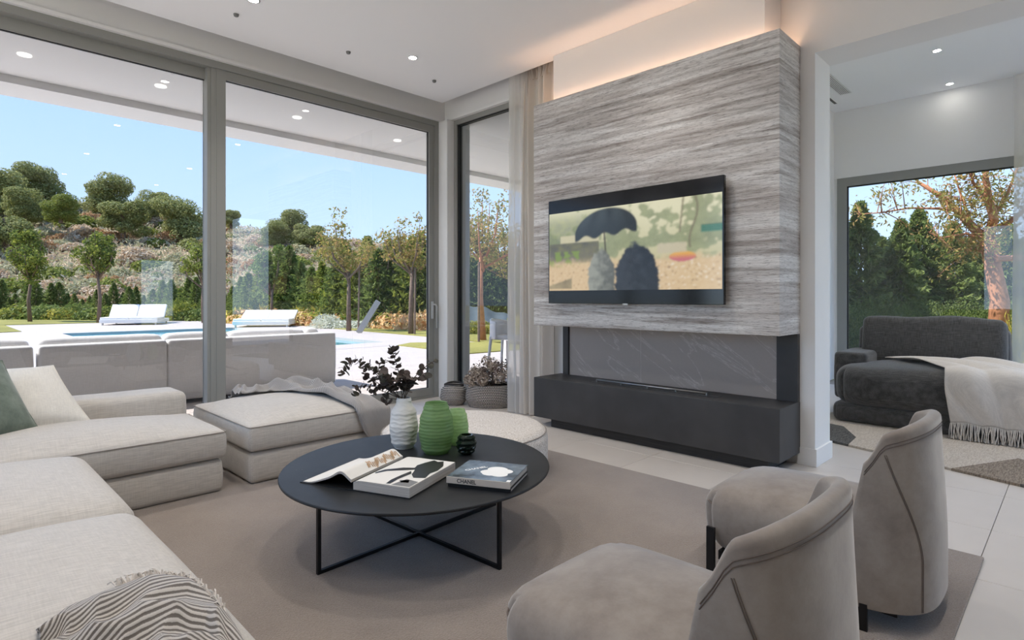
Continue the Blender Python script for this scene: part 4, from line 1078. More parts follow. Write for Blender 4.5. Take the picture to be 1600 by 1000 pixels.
# cream throw with fringe
def cth(a, b):
    # a across (left..right), b from seat top to floor edge
    top_l, top_r = Vector((7.12, 1.28, 0)), Vector((7.05, .05, 0)); bot_l, bot_r = Vector((6.30, .93, 0)), Vector((6.28, .02, 0))
    w_ = .012 * math.sin(a * 14 - b * 6) + .045 * noise.noise(Vector((a * 3 - b * 2, b * 2, 4)))
    if b < .55:
        q = b / .55; l_ = Vector((7.02, 1.46, 0)).lerp(Vector((6.47, .88, 0)), q); r2 = Vector((7.10, -.02, 0)).lerp(Vector((6.47, .0, 0)), q)
        P = l_.lerp(r2, a); hx, hy = .495, .875; aa = min(1, abs(P.x - 6.855) / hx); bb = min(1, abs(P.y - .925) / hy)
        z = .55 + .06 * (1 - aa ** 3) * (1 - bb ** 3); ye = .18 - P.y
        if ye > 0: z -= .13 - math.sqrt(max(0, .13 ** 2 - min(.129, ye) ** 2))
        return Vector((P.x, P.y, z + .034 + abs(w_) * 1.2))
    q = (b - .55) / .45
    z_e = lambda y_: .55 + .06 * (1 - .47) * (1 - min(1, abs(y_ - .925) / .875) ** 3) + .036 + abs(w_) * 1.2
    P = Vector((6.47, .88, 0)).lerp(Vector((6.47, 0, 0)), a)
    out = Vector((-math.sin(min(1, q * 2.6) * PI / 2) * .15, 0, 0))
    return Vector((P.x + out.x - .004 - abs(w_) * 1.5 * min(1, q * 4), P.y - .06 * q * (1 - a), max(.05, z_e(P.y) - .12 * (1 - math.cos(min(1, q * 2.6) * PI / 2)) - max(0, q - .2) * .44)))
ctw = empty('cream_throw', (6.6, .6, .55), 0, 'cream wool throw with knotted fringe draped over the daybed', 'blanket')
o = solid(put('cloth', MB().sheet(cth, 60, 60), CTHROW, ctw, smooth=True), .006); o.location = -ctw.location
rnd = random.Random(21); m = MB()
for i in range(120):
    p_ = cth(i / 119, 1.0); q_ = Vector((p_.x - rnd.uniform(.0, .06), p_.y + rnd.uniform(-.02, .02), .026)); m.tube([p_, (p_ + q_) / 2 + Vector((-.012, rnd.uniform(-.01, .01), 0)), q_], .0042, 4)
o = put('fringe', m, CTHROW, ctw, kind='stuff'); o.location = -ctw.location

# =================================================================== CEILING FIXTURES
LWARM = emit('downlight_glow', (1, .96, .90, 1), 14.0)
RINGM = plain('white_ring', S(235, 235, 233), .5)
def downlight(x, y, z, label, power, group='recessed ceiling downlights'):
    r_ = empty('downlight', (x, y, z), 0, label, 'downlight', group)
    put('ring', MB().lathe([(.050, -.004), (.050, 0), (.038, 0), (.038, -.004)], 28, False, False), RINGM, r_)
    put('lens', MB().lathe([(.037, -.002), (.037, .0)], 24, True, True), LWARM, r_)
    if power:
        l_ = bpy.data.lights.new('downlight_beam', 'SPOT'); l_.energy = power * LAMP; l_.spot_size = R(120); l_.spot_blend = .9; l_.shadow_soft_size = .06; l_.color = (1, .96, .91)
        lo = bpy.data.objects.new('downlight_beam', l_); COL.objects.link(lo); lo.parent = r_; lo.location = (0, 0, -.02)
    return r_
for x, y, lb in ((1.806, 4.67, 'downlight at the top edge of the picture above the ottoman'), (3.341, 4.676, 'downlight in the ceiling near the window corner')):
    downlight(x, y, ZC, lb, 25)
for x in (.27, 1.806, 3.341):
    for y, pw_ in ((-2.0, 4), (.2, 20), (2.4, 20)): downlight(x, y, ZC, 'unseen ceiling lamp added to light the seating', pw_)  # unseen lamps, added to brighten the seating from above
downlight(.27, 4.67, ZC, 'unseen ceiling lamp added to light the chaise', 25)  # unseen lamp, added to brighten the chaise end
downlight(-1.5, 2.4, ZC, 'unseen ceiling lamp added to light the area left of the sofa', 25)  # unseen lamp, added to brighten the left of the room
for u, v, lb in ((1464, 79, 'upper downlight in the ceiling of the next room'), (1484, 131, 'lower downlight in the ceiling of the next room')):
    p_ = onz(u, v, ZF); downlight(p_.x, p_.y, ZF, lb, 8 if v < 100 else 0)
downlight(6.6, .9, ZF, 'unseen ceiling lamp added to light the daybed', 40); downlight(6.6, -1.2, ZF, 'unseen ceiling lamp added to light the next room', 40)  # both unseen lamps are added to brighten the far room
PIN = plain('pin_metal', S(120, 120, 118), .5)
for x, lb in ((1.795, 'leftmost'), (2.827, 'middle'), (3.859, 'rightmost')):
    put('ceiling_sensor', MB().lathe([(.012, -.022), (.018, -.018), (.022, -.004), (.022, 0)], 16, True, True), PIN, None, (x, 5.005, ZC), label='small grey ceiling sensor above the sliding window, %s of three' % lb, cat='sensor')
v1 = empty('ceiling_vent', (8.2, 2.33, ZF), 0, 'slatted white air vent in the ceiling of the next room', 'vent')
put('frame', frame_rect(MB(), 'x', 0, 0.01, 0, 1, 0, 1, .1) if False else MB().box(-.92, .74, -.075, -.068, -.006, 0).box(-.92, .74, .068, .075, -.006, 0).box(.735, .745, -.075, .075, -.006, 0), RINGM, v1)
put('duct', MB().box(-.92, .735, -.068, .068, -.001, 0), plain('vent_dark', S(120, 104, 98), .8), v1)
for i in range(7): put('slat', MB().box(-.92, .735, -.062 + i * .02, -.053 + i * .02, -.007, -.001), RINGM, v1)
sl_ = empty('slot_diffuser', (8.0, 2.55, ZF), 0, 'thin slot diffuser along the side wall of the next room', 'vent')
put('slot', MB().box(-1, 1.3, -.02, .02, -.003, 0), plain('slot_dark', S(110, 108, 104), .7), sl_)
put('edge', MB().box(-1, 1.3, -.03, -.02, -.006, 0).box(-1, 1.3, .02, .03, -.006, 0), RINGM, sl_)

# =================================================================== TERRACE FURNITURE
G0 = -.02
def out_unit(x0, x1, label, cush, right_arm=False):
    r_ = empty('outdoor_sofa', ((x0 + x1) / 2, 7.9, G0), 0, label, 'outdoor sofa')
    part_c(r_, 'back_panel', (x0, x1, 7.60, 7.76, .03, .755), OUTFAB, r=.035, crown=0, wr=0)
    part_c(r_, 'seat_base', (x0 + .01, x1 - .01, 7.77, 8.55, .06, .30), OUTFAB, r=.03, crown=0, wr=0)
    part_c(r_, 'seat_cushion', (x0 + .01, x1 - .01, 7.98, 8.55, .305, .45), OUTFAB, r=.04, crown=.02)
    for a, b in cush: part_c(r_, 'back_cushion', (a, b, 7.765, 7.97, .42, .81), OUTFAB, r=.06, crown=.015, wr=.01, seed=a)
    if right_arm: part_c(r_, 'arm', (x1 - .16, x1, 7.77, 8.55, .03, .72), OUTFAB, r=.03, crown=0)
    for x in (x0 + .1, x1 - .1):
        for y in (7.68, 8.48): put('foot', MB().box(x - .03, x + .03, y - .03, y + .03, 0, .06), BLACK, r_).location = (-r_.location.x, -r_.location.y, 0)
    return r_
out_unit(-.62, .745, 'pale grey outdoor sofa unit, leftmost behind the window', [(-.6, .73)])
out_unit(.785, 1.955, 'pale grey outdoor sofa unit in the middle behind the window', [(.80, 1.95)])
out_unit(1.965, 4.10, 'long pale grey outdoor sofa unit ending at the right corner', [(1.97, 2.70), (2.71, 3.72), (3.725, 3.93)], True)
# double daybed by the pool
def sunbed(name, u, v, dep, ang, W, L, label, tilt=32):
    p_ = gd(u, dep, G0); r_ = empty(name, p_, ang, label, 'sun lounger', 'white sun loungers by the pool')
    put('frame', bev_box(-L / 2, L / 2, -W / 2, W / 2, .10, .26, .02), OUTWHITE, r_)
    for sx2 in (-1, 1):
        for sy2 in (-1, 1): put('leg', MB().box(sx2 * (L / 2 - .12) - .03, sx2 * (L / 2 - .12) + .03, sy2 * (W / 2 - .1) - .03, sy2 * (W / 2 - .1) + .03, 0, .10), HANDLE, r_)
    for k_ in range(2):
        y0 = -W / 2 + k_ * W / 2
        put('mattress', bev_box(-L / 2 + .05, L * .12, y0 + .01, y0 + W / 2 - .01, .26, .36, .03), OUTWHITE, r_)
        b_ = put('backrest', bev_box(0, L * .40, y0 + .01, y0 + W / 2 - .01, 0, .12, .03), OUTWHITE, r_); b_.location = (L * .12, 0, .28); b_.rotation_euler = (0, R(-tilt), 0)
    return r_
sunbed('double_sun_lounger', 212, 505, 27.5, YAW + R(16), 2.35, 1.9, 'white double sun lounger on the deck beyond the pool', 52)
sunbed('double_sun_lounger', 417, 505, 25.5, YAW + R(8), 2.3, 1.9, 'white sun lounger seen above the outdoor sofa', 26)
# white terrace chair and table seen past the curtain
wc = gd(795, 8.6, G0)
tb = empty('bar_stool', wc, R(20), 'white moulded bar chair on the terrace seen beside the curtain', 'chair')
PLW = plain('white_plastic', S(236, 236, 238), .45)
for x, y in ((-.2, -.18), (.2, -.18), (-.2, .2), (.2, .2)): put('leg', MB().tube([(x * 1.25, y * 1.25, 0), (x, y, .66)], [.018, .024], 8), PLW, tb, smooth=True)
put('seat', rbox(.23, .22, .025, .02, (6, 6, 1)), PLW, tb, (0, 0, .68), smooth=True)
put('backrest', MB().sheet(lambda a, b: (.25 * math.sin((a - .5) * 3.0), .06 + .20 * math.cos((a - .5) * 3.0), .66 + b * (.30 - .10 * abs(a - .5))), 24, 6), PLW, tb, smooth=True).modifiers.new('t', 'SOLIDIFY').thickness = .02
tt = gd(835, 9.6, G0)
tb = empty('terrace_table', tt, R(0), 'white terrace table with square legs behind the curtain', 'table')
put('tabletop', bev_box(-.35, .8, -.4, .4, .56, .60, .004), PLW, tb)
for x, y in ((-.31, -.36), (.76, -.36), (-.31, .36), (.76, .36)): put('leg', MB().box(x - .035, x + .035, y - .035, y + .035, 0, .56), PLW, tb)

# =================================================================== VEGETATION
rnd = random.Random(77)
def rv(): return Vector((rnd.gauss(0, 1), rnd.gauss(0, 1), rnd.gauss(0, 1))).normalized()
def blob(m, c, rad, n, sz, up=.0, asp=.55, shell=.55):
    for _ in range(n):
        d = rv(); k_ = shell + (1 - shell) * rnd.random() ** .5
        P = Vector((c[0] + d.x * rad[0] * k_, c[1] + d.y * rad[1] * k_, c[2] + d.z * rad[2] * k_))
        leaf_quads(m, P, d * .8 + rv() * .7 + Vector((0, 0, up)), sz * rnd.uniform(.6, 1.25), rnd, asp)
def crown_mesh(name, nb, n, sz, rx=1, rz=.8, spread=.62, br=(.34, .5)):
    m = MB()
    for i in range(nb):
        a = rnd.uniform(0, 2 * PI); q = math.sqrt(rnd.random()) * spread; h_ = rnd.uniform(-1.35, .6) * (1 - q * .35)
        r_ = rnd.uniform(*br); blob(m, (q * math.cos(a) * rx, q * math.sin(a) * rx, h_ * rz), (r_ * rx, r_ * rx, r_ * .85 * rz), n // nb, sz, .25)
    return m.mesh(name)
def bush_mesh(name, n, sz, tall=1.0, spiky=0):
    m = MB()
    for _ in range(n):
        d = rv(); d.z = abs(d.z); k_ = .45 + .55 * rnd.random() ** .6; l_ = 1 + .22 * noise.noise(d * 2.3 + Vector((len(name), 3, n)))
        P = Vector((d.x * k_ * l_, d.y * k_ * l_, d.z * k_ * l_ * tall)); nn = d + rv() * (.9 if not spiky else .3)
        leaf_quads(m, P, nn if not spiky else d.cross(rv()), sz * rnd.uniform(.6, 1.3), rnd, .5 if not spiky else .16)
    return m.mesh(name)
def conifer_mesh(name, n, sz, wid=.22):
    m = MB()
    for i in range(n):
        z = rnd.random() ** 1.15; a = rnd.uniform(0, 2 * PI); lay = .75 + .25 * math.sin(z * 46 + 2 * math.sin(a * 3)); r_ = wid * (1 - z) ** .75 * lay * rnd.uniform(.45, 1.1) + .008
        P = Vector((r_ * math.cos(a), r_ * math.sin(a), z + r_ * .35)); leaf_quads(m, P, Vector((-math.sin(a), math.cos(a), rnd.uniform(-.8, .8))) + rv() * .6, sz * rnd.uniform(.6, 1.3), rnd, .35)
    return m.mesh(name)
L_OLIVE = leafmat('olive_tree_leaf', [S(104, 110, 56), S(140, 144, 82), S(174, 174, 116), S(120, 126, 68)], .4)
L_GRN = leafmat('garden_green_leaf', [S(73, 89, 40), S(112, 126, 57), S(159, 163, 75), S(91, 108, 50)], .4)
L_HEDGE = leafmat('conifer_leaf', [S(68, 88, 44), S(104, 122, 62), S(142, 154, 86), S(84, 104, 54)], .5)
L_DRY = leafmat('dry_grass_leaf', [S(162, 134, 104), S(200, 176, 146), S(224, 208, 184), S(176, 146, 114)], .35)
L_OCH = leafmat('ochre_leaf', [S(150, 116, 78), S(186, 144, 102), S(200, 168, 128), S(146, 122, 90)], .35)
L_GREY = leafmat('grey_scrub_leaf', [S(135, 135, 101), S(170, 168, 128), S(203, 196, 161), S(149, 142, 105)], .3)
L_YEL = leafmat('yellow_shrub_leaf', [S(149, 149, 52), S(196, 189, 77), S(233, 217, 117), S(168, 163, 66)], .4)
L_SILV = leafmat('silver_shrub_leaf', [S(170, 177, 154), S(212, 214, 196), S(237, 237, 224), S(186, 189, 168)], .3)
L_PINK = leafmat('pink_bloom_leaf', [S(161, 152, 70), S(240, 189, 133), S(240, 214, 168), S(180, 170, 87)], .35)
L_AUT = leafmat('autumn_leaf', [S(120, 124, 54), S(158, 150, 76), S(196, 158, 104), S(132, 138, 62), S(176, 160, 92)], .5)

# hill
def ridge(s_):
    pts = [(-140, 21), (-80, 17.8), (-69, 16.0), (-47, 12.6), (-32, 10.6), (-14, 8.4), (0, 6.6), (30, 3.5), (90, 1)]
    for (a, x), (b, y) in zip(pts, pts[1:]):
        if s_ <= b: return x + (y - x) * max(0, (s_ - a) / (b - a))
    return 1
def hill_z(s_, d):
    q = ss(40, 92, d); q = .35 * (d - 42) / 50 + .65 * q if d > 42 else 0
    z = ridge(s_) * max(0, min(1.02, q)); z *= 1 - .5 * ss(95, 150, d)
    return -.22 + z + .5 * noise.noise(Vector((s_ * .09, d * .09, 1))) * ss(44, 60, d)
hm = MB().sheet(lambda a, b: (lambda s_, d: FW * d + RT * s_ + Vector((0, 0, hill_z(s_, d))))(-150 + 210 * a, 41 + 110 * b), 90, 50, False)
t = NT('dry_hillside'); t.set(Roughness=1)
t.base(t.mix(.5, t.ramp(t.noise(.16, t.coord(), 6, .7), [(.3, S(132, 122, 82)), (.5, S(186, 162, 132)), (.68, S(150, 136, 96))]), t.ramp(t.noise(1.6, t.coord(), 5, .75), [(.3, S(104, 100, 70)), (.7, S(198, 180, 152))])))
t.bump(t.noise(1.2, t.coord(), 5), .8, .6); HILLM = keep('dry_hillside', t)
struct('hill', hm, HILLM, 'dry scrub-covered hillside rising behind the garden hedge', 'hill', smooth=True)
# grass tufts over the hill
m = MB()
for _ in range(6500):
    u = rnd.uniform(-420, 900) if rnd.random() < .35 else rnd.uniform(-80, 900); d = rnd.uniform(46, 96); s_ = (u - 800) / 900 * d; P = FW * d + RT * s_; P.z = hill_z(s_, d) + .1
    for q in range(3): leaf_quads(m, P + Vector((rnd.gauss(0, .35), rnd.gauss(0, .35), rnd.uniform(.05, .5))), Vector((rnd.gauss(0, 1), rnd.gauss(0, 1), .25)), rnd.uniform(.14, .32), rnd, .35)
put('hillside_grass', m, L_DRY, label='pale dry grass tufts covering the hillside', cat='grass', kind='stuff')
m = MB()
for _ in range(6500):
    u = rnd.uniform(-420, 900) if rnd.random() < .35 else rnd.uniform(-80, 900); d = rnd.uniform(46, 96); s_ = (u - 800) / 900 * d; P = FW * d + RT * s_; P.z = hill_z(s_, d) + .1
    for q in range(3): leaf_quads(m, P + Vector((rnd.gauss(0, .4), rnd.gauss(0, .4), rnd.uniform(.05, .7))), Vector((rnd.gauss(0, 1), rnd.gauss(0, 1), .25)), rnd.uniform(.14, .34), rnd, .4)
put('hillside_heath', m, L_GREY, label='grey-green low heath growing between the dry grass', cat='heath', kind='stuff')
bms = [bush_mesh('scrub_a', 1500, .10, .85), bush_mesh('scrub_b', 1500, .09, .7), bush_mesh('scrub_c', 1400, .11, 1.0)]
kinds = [(L_OCH, 'ochre dry bush in the hillside scrub', 'ochre bushes on the hillside'), (L_GREY, 'grey-green bush in the hillside scrub', 'grey-green bushes on the hillside'),
         (L_OLIVE, 'dark green bush in the hillside scrub', 'dark green bushes on the hillside'), (L_GRN, 'yellow-green bush in the hillside scrub', 'yellow-green bushes on the hillside'), (L_DRY, 'pale dry bush in the hillside scrub', 'pale dry bushes on the hillside')]
for i in range(400):
    u = rnd.uniform(-40, 700) if i < 330 else rnd.uniform(-420, -40); d = 47 + 45 * rnd.random() ** .9; s_ = (u - 800) / 900 * d; P = FW * d + RT * s_; P.z = hill_z(s_, d) - .15
    mt, lb, gp = kinds[rnd.choices(range(5), (20, 27, 8, 19, 30))[0]]
    sz = rnd.uniform(.8, 1.9)
    put('hillside_bush', bms[i % 3], mt, None, P, label=lb, cat='bush', group=gp, scale=(sz * rnd.uniform(1, 1.4), sz, sz * rnd.uniform(.7, 1.1)), rot=(0, 0, rnd.uniform(0, 6)))
cms = [crown_mesh('olive_crown_a', 22, 13000, .045), crown_mesh('olive_crown_b', 24, 14000, .042), crown_mesh('olive_crown_c', 20, 12000, .048)]
trunk_u = MB().tube([(0, 0, -1.3), (.03, .02, -.6), (-.02, .03, 0), (.03, 0, .3)], [.11, .08, .06, .03], 7).mesh('trunk_unit')
def big_tree(name, u, v, d, r_, label, group, m=L_OLIVE, i=0, rz=.95):
    c = atd(u, v, d); r_ *= .9; t_ = empty(name, c, rnd.uniform(0, 6), label, 'tree', group)
    put('crown', cms[i % 3], m, t_, scale=(r_, r_, r_ * rz)); put('trunk', trunk_u, BARK, t_, scale=(r_, r_, r_ * .85)); return t_
spots = [(8, 292, 78, 4.6, 'leftmost in the picture'), (66, 278, 84, 4.2, 'second from the left on the skyline'), (6, 352, 64, 3.3, 'low at the left edge'), (40, 312, 72, 3.0, 'between the two left skyline trees'),
         (172, 297, 84, 4.4, 'middle one of the skyline left of the window stile'), (192, 330, 72, 3.4, 'below the middle skyline tree'), (238, 312, 82, 2.8, 'small one between two big crowns'), (288, 332, 76, 4.4, 'just left of the window stile'),
         (361, 336, 84, 2.0, 'small one just right of the window stile'), (452, 346, 80, 3.4, 'tallest of the skyline group right of the stile'), (430, 362, 76, 2.6, 'left of the skyline group right of the stile'), (484, 362, 76, 2.6, 'right of the skyline group right of the stile'),
         (-90, 300, 80, 4.4, 'first beyond the left picture edge'), (-200, 280, 84, 4.6, 'second beyond the left picture edge'), (-320, 290, 80, 4.4, 'third beyond the left picture edge'),
         (95, 318, 70, 2.4, 'low yellow-green beneath the left skyline trees')]
for i, (u, v, d, r_, lb) in enumerate(spots):
    big_tree('hillside_tree', u, v, d, r_, 'dark round hillside tree, ' + lb if i < 15 else 'yellow-green round hillside tree, low beneath the left skyline trees', 'round trees on the hillside', L_OLIVE if i < 15 else L_GRN, i)

# hedge line at the garden edge
cfs = [conifer_mesh('hedge_conifer_a', 2600, .030, .26), conifer_mesh('hedge_conifer_b', 2200, .032, .32), conifer_mesh('hedge_conifer_c', 2400, .030, .24)]
stem_c = MB().tube([(0, 0, 0), (0, 0, .5), (0, 0, .95)], [.012, .008, .002], 6).mesh('conifer_stem')
def hedge_d(u): return 38 - 13 * ss(150, 620, u)
def conifer(u, d, h_, label, group, i, z=G0):
    P = gd(u, d, z); t_ = empty('hedge_conifer', P, rnd.uniform(0, 6), label, 'conifer', group)
    put('foliage', cfs[i % 3], L_HEDGE if rnd.random() < .6 or u < 340 else L_GRN, t_, scale=(h_ * 1.25, h_ * 1.25, h_)); put('stem', stem_c, BARK, t_, scale=h_); return t_
u = -330; i = 0
while u < 840:
    d = hedge_d(u); h_ = rnd.uniform(1.0, 2.5) + 1.5 * ss(300, 480, u)
    conifer(u, d + rnd.uniform(-.6, .6), h_, 'dark conifer in the hedge along the pool garden', 'conifers in the garden hedge', i); i += 1
    u += 900 / d * rnd.uniform(.38, .62)
# young garden trees
def young_tree(u, v_top, v_crown, d, rw_, label, m, seed, twin=False, nl=2600, lsz=.085, barkm=BARK):
    rr = random.Random(seed); P = gd(u, d, G0); t_ = empty('garden_tree', P, 0, label, 'tree', 'young trees in the garden')
    zc = (H + (465 - v_crown) / 900 * d) - G0; zt = (H + (465 - v_top) / 900 * d) - G0
    wob = lambda k_: Vector((rr.uniform(-.08, .08), rr.uniform(-.08, .08), 0)) * k_
    tr = MB().tube([(0, 0, 0), wob(1) + Vector((0, 0, zc * .5)), wob(1) + Vector((0, 0, zc))], [.10, .08, .06], 8)
    br_ = MB(); fo = MB(); nb = 9
    for k_ in range(nb):
        a = rr.uniform(0, 2 * PI); q = rr.uniform(.35, 1) * rw_; tip = Vector((q * math.cos(a), q * math.sin(a), zc + (zt - zc) * (1 - .65 * (q / rw_) ** 1.5) * rr.uniform(.75, 1.05)))
        st = Vector((0, 0, zc * rr.uniform(.8, 1))); mid = (st + tip) / 2 + Vector((q * .25 * math.cos(a), q * .25 * math.sin(a), -.1))
        br_.tube([st, mid, tip], [.045, .028, .008], 5)
        for j in range(5):
            c = st.lerp(tip, rr.uniform(.30, 1.05)) + Vector((rr.gauss(0, .2), rr.gauss(0, .2), rr.gauss(0, .2))) * rw_ * .6
            s_ = rr.uniform(.20, .36) * rw_; blob(fo, c, (s_, s_, s_ * .8), nl // (nb * 5), lsz, 0, .55, .2)
    put('trunk', tr, barkm, t_, smooth=True); put('branches', br_, barkm, t_, smooth=True); put('foliage', fo, m, t_)
    return t_
young_tree(47, 352, 435, 30, 1.3, 'young leafy tree at the left end of the garden hedge', L_GRN, 1, nl=3200)
young_tree(154, 343, 425, 29, 1.15, 'young tree with forked trunk behind the pool lounger', L_GRN, 2, nl=2800)
young_tree(318, 358, 440, 29, 1.0, 'young tree half hidden by the window stile', L_GRN, 3)
young_tree(425, 370, 452, 28, .9, 'narrow dark young tree above the outdoor sofa', L_HEDGE, 4)
young_tree(545, 318, 425, 22, 1.25, 'slender tree with reddish leaves left of the window handle', L_AUT, 5, nl=2000, lsz=.062)
young_tree(598, 352, 430, 25, 1.1, 'thin autumn-tinted tree behind the shrubs', L_AUT, 6, nl=1500, lsz=.06)
young_tree(642, 318, 415, 20, 1.2, 'sparse tree with orange leaves near the sliding window edge', L_AUT, 7, nl=1900, lsz=.06)
young_tree(755, 288, 402, 17, 1.35, 'tall tree with reddish trunk seen through the narrow window', L_AUT, 8, nl=2600, lsz=.055, barkm=BARKR)
young_tree(800, 330, 420, 19, 1.2, 'tree partly hidden behind the greige curtain', L_AUT, 9, nl=1800, lsz=.06)
for u_, d, lb in ((560, 21.7, 'left'), (648, 19.7, 'middle'), (748, 16.6, 'right')):
    p_ = gd(u_, d, G0); put('tree_stake', MB().tube([p_, p_ + Vector((.1, .1, 2.3))], .035, 7), BARK, label='thin wooden stake beside a young garden tree, %s of three' % lb, cat='stake')
# low shrubs
sbm = [bush_mesh('shrub_a', 900, .10, .8), bush_mesh('shrub_b', 900, .09, .7), bush_mesh('shrub_c', 700, .16, 1.1, 1)]
shr = []
u = -300
while u < 345: shr.append((u, 34 - u * .006, rnd.choice((L_GRN, L_YEL, L_GRN, L_HEDGE, L_YEL)), rnd.uniform(.45, .85))); u += rnd.uniform(14, 26)
u = 352
while u < 670: shr.append((u, 30 - (u - 352) * .022, rnd.choice((L_YEL, L_YEL, L_PINK, L_GRN, L_PINK)), rnd.uniform(.5, .85))); u += rnd.uniform(15, 24)
for u_ in (508, 525, 540, 556, 570): shr.append((u_, 24.0, L_SILV, .42))
for u_ in (735, 750, 772, 795, 815): shr.append((u_, 20.5, rnd.choice((L_YEL, L_GRN)), .45))
nm = {L_GRN.name: 'green', L_YEL.name: 'yellow-green', L_PINK.name: 'pink-flowering', L_SILV.name: 'silver-grey', L_HEDGE.name: 'dark green'}
for i, (u_, d, m_, s_) in enumerate(shr):
    k_ = nm[m_.name]
    put('garden_shrub', sbm[rnd.choice((0, 1)) if rnd.random() < .8 else 2], m_, None, gd(u_, d, G0 - .05), label='%s garden shrub in the border before the hedge' % k_, cat='shrub', group='%s shrubs in the border' % k_, scale=(s_ * 1.6, s_ * 1.6, s_ * 1.4), rot=(0, 0, rnd.uniform(0, 6)))
def palm(u, d, h_, label):
    p_ = gd(u, d, G0); r_ = empty('spiky_palm', p_, 0, label, 'palm')
    for k_ in range(22):
        a = rnd.uniform(0, 2 * PI); el = rnd.uniform(.3, 1.4); l_ = h_ * rnd.uniform(.7, 1.1); dv = Vector((math.cos(a) * math.cos(el), math.sin(a) * math.cos(el), math.sin(el)))
        put('frond', MB().tube([(0, 0, .3), Vector((0, 0, .3)) + dv * l_ * .5, Vector((0, 0, .3)) + dv * l_ + Vector((0, 0, -.25 * l_))], [.05, .045, .005], 4, False, .25), L_YEL, r_)
palm(408, 28.6, 1.0, 'small spiky palm behind the outdoor sofa cushions'); palm(498, 26, 1.1, 'small spiky palm in the middle of the shrub border')
# ground-cover net on the bank right of the corner
put('bank_netting', MB().sheet(lambda a, b: gd(715 + 110 * a, 21.5 + 2.5 * b, G0 + .95 * math.sin(b * PI / 2) * (.75 + .25 * math.sin(a * 4 + 1)) + .05 * math.sin(a * 21)), 40, 8), plain('blue_grey_netting', S(70, 82, 90), .8, var=.15, vscale=2), smooth=True, label='blue-grey netting covering a low bank behind the lawn', cat='netting')
put('leaning_board', bev_box(-.10, .10, -.03, .03, 0, 1.35, .005), plain('weathered_board', S(150, 148, 146), .8), None, gd(560, 20.6, G0), rot=(R(0), R(32), R(-45)), label='grey board leaning among the shrubs by a tree', cat='board')

# ---- garden behind the far window
far_c = [conifer_mesh('tall_conifer_a', 7000, .024, .25), conifer_mesh('tall_conifer_b', 7000, .024, .22)]
for i, (u_, v_, d) in enumerate(((1322, 400, 15), (1345, 318, 14.5), (1378, 372, 15), (1408, 345, 14.2), (1436, 330, 14.8), (1462, 372, 15.4), (1490, 350, 14.4), (1518, 372, 15), (1545, 360, 15.2), (1575, 352, 14.6), (1604, 372, 15), (1640, 360, 15), (1300, 372, 15.2))):
    h_ = H + (465 - v_) / 900 * d - G0; t_ = empty('tall_conifer', gd(u_, d, G0), rnd.uniform(0, 6), 'tall green conifer in the screen outside the far window', 'conifer', 'conifers outside the far window')
    put('foliage', far_c[i % 2], L_HEDGE, t_, scale=(h_ * 1.15, h_ * 1.15, h_)); put('stem', stem_c, BARK, t_, scale=h_)
sh2 = bush_mesh('low_hedge_mass', 7000, .024, 1.0)
for u_ in range(1305, 1640, 26):
    put('evergreen_shrub', sh2, L_HEDGE, None, gd(u_, 13.6, G0), label='dark evergreen shrub at the foot of the far conifers', cat='shrub', group='evergreen shrubs outside the far window', scale=(.75, .75, 1.0 + .5 * rnd.random()))
put('golden_shrub', bush_mesh('golden', 900, .09, 1.2, 1), L_YEL, None, gd(1584, 11.4, G0), label='golden spiky shrub outside right of the daybed', cat='shrub', scale=(.35, .35, .85))
ft = empty('branching_tree', gd(1556, 11.6, G0), 0, 'large tree with orange-brown trunk and branches outside the far window', 'tree')
ob_ = ft.location.copy()
def fpx(u_, v_, dd=0): return atd(u_, v_, 11.6 + dd) - ob_
put('trunk', MB().tube([Vector((.12, 0, 0)), fpx(1562, 470), fpx(1552, 420), fpx(1543, 375)], [.20, .165, .145, .14], 10), BARKR, ft, smooth=True)
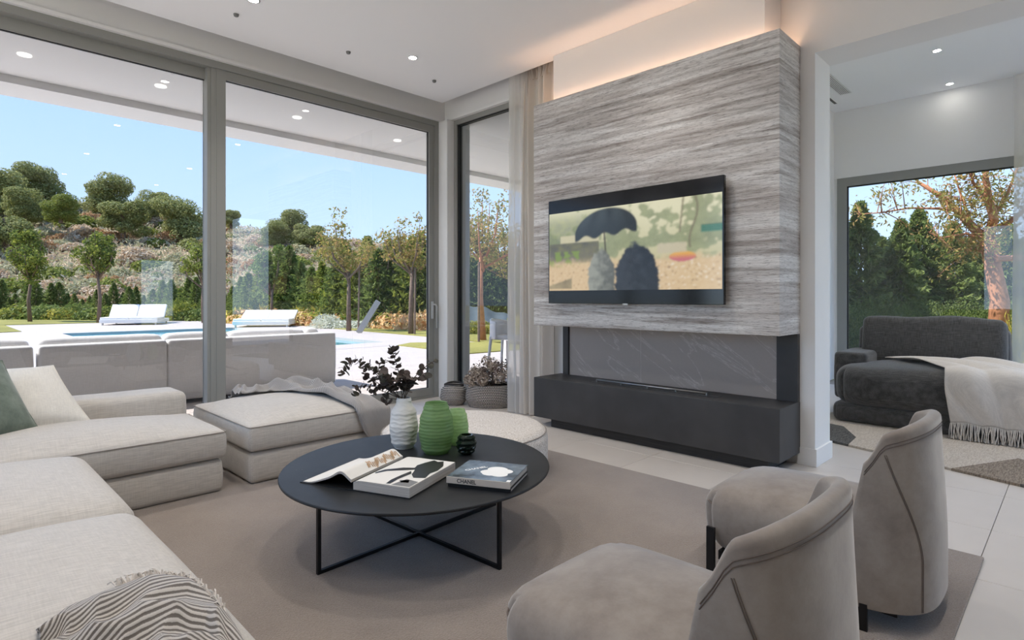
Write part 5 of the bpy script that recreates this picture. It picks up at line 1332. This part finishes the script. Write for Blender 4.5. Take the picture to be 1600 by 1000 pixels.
bl = [[(1543, 378), (1520, 355), (1497, 330), (1468, 305), (1432, 283)], [(1545, 372), (1553, 340), (1545, 312), (1540, 275), (1546, 240)], [(1560, 355), (1580, 345), (1605, 325), (1640, 300)], [(1543, 378), (1510, 365), (1470, 372), (1450, 362)],
      [(1497, 330), (1465, 326), (1420, 325), (1380, 332), (1340, 335)], [(1545, 312), (1520, 285), (1515, 255)], [(1553, 340), (1575, 300), (1590, 262)], [(1560, 385), (1535, 395), (1510, 385)], [(1520, 355), (1500, 300), (1490, 268)]]
rad = [[.10, .085, .07, .05, .03], [.10, .085, .07, .05, .03], [.06, .05, .04, .03], [.03, .025, .02, .01], [.03, .025, .02, .015, .008], [.04, .03, .015], [.04, .03, .015], [.03, .02, .01], [.03, .02, .01]]
tw = MB(); fo = MB()
for bpts, rr in zip(bl, rad):
    dd = rnd.uniform(-.8, .8); pts = [fpx(u_, v_, dd * i / len(bpts)) for i, (u_, v_) in enumerate(bpts)]
    put('branch', MB().tube(pts, rr, 7), BARKR, ft, smooth=True)
    for j in range(16):
        k_ = rnd.uniform(.25, len(pts) - 1.001); a = pts[int(k_)].lerp(pts[int(k_) + 1], k_ % 1); e2 = a + Vector((rnd.gauss(0, .35), rnd.gauss(0, .35), rnd.gauss(.08, .3)))
        tw.tube([a, (a + e2) / 2 + Vector((0, 0, .04)), e2], [.012, .008, .004], 4)
        for q in range(30):
            c = a.lerp(e2, rnd.uniform(.4, 1.1)) + Vector((rnd.gauss(0, .10), rnd.gauss(0, .10), rnd.gauss(-.04, .10)))
            leaf_quads(fo, c, Vector((rnd.gauss(0, 1), rnd.gauss(0, 1), rnd.gauss(0, .5))), rnd.uniform(.030, .06), rnd, .38)
put('twigs', tw, BARKR, ft, kind='stuff'); put('foliage', fo, L_AUT, ft, kind='stuff')
put('prop_pole', MB().tube([fpx(1552, 520), fpx(1556, 465), fpx(1558, 408)], .05, 7), BARKR, ft, smooth=True)
put('prop_beam', MB().tube([fpx(1556, 404, -.2), fpx(1640, 402, -.2)], .06, 6), BARKR, ft)
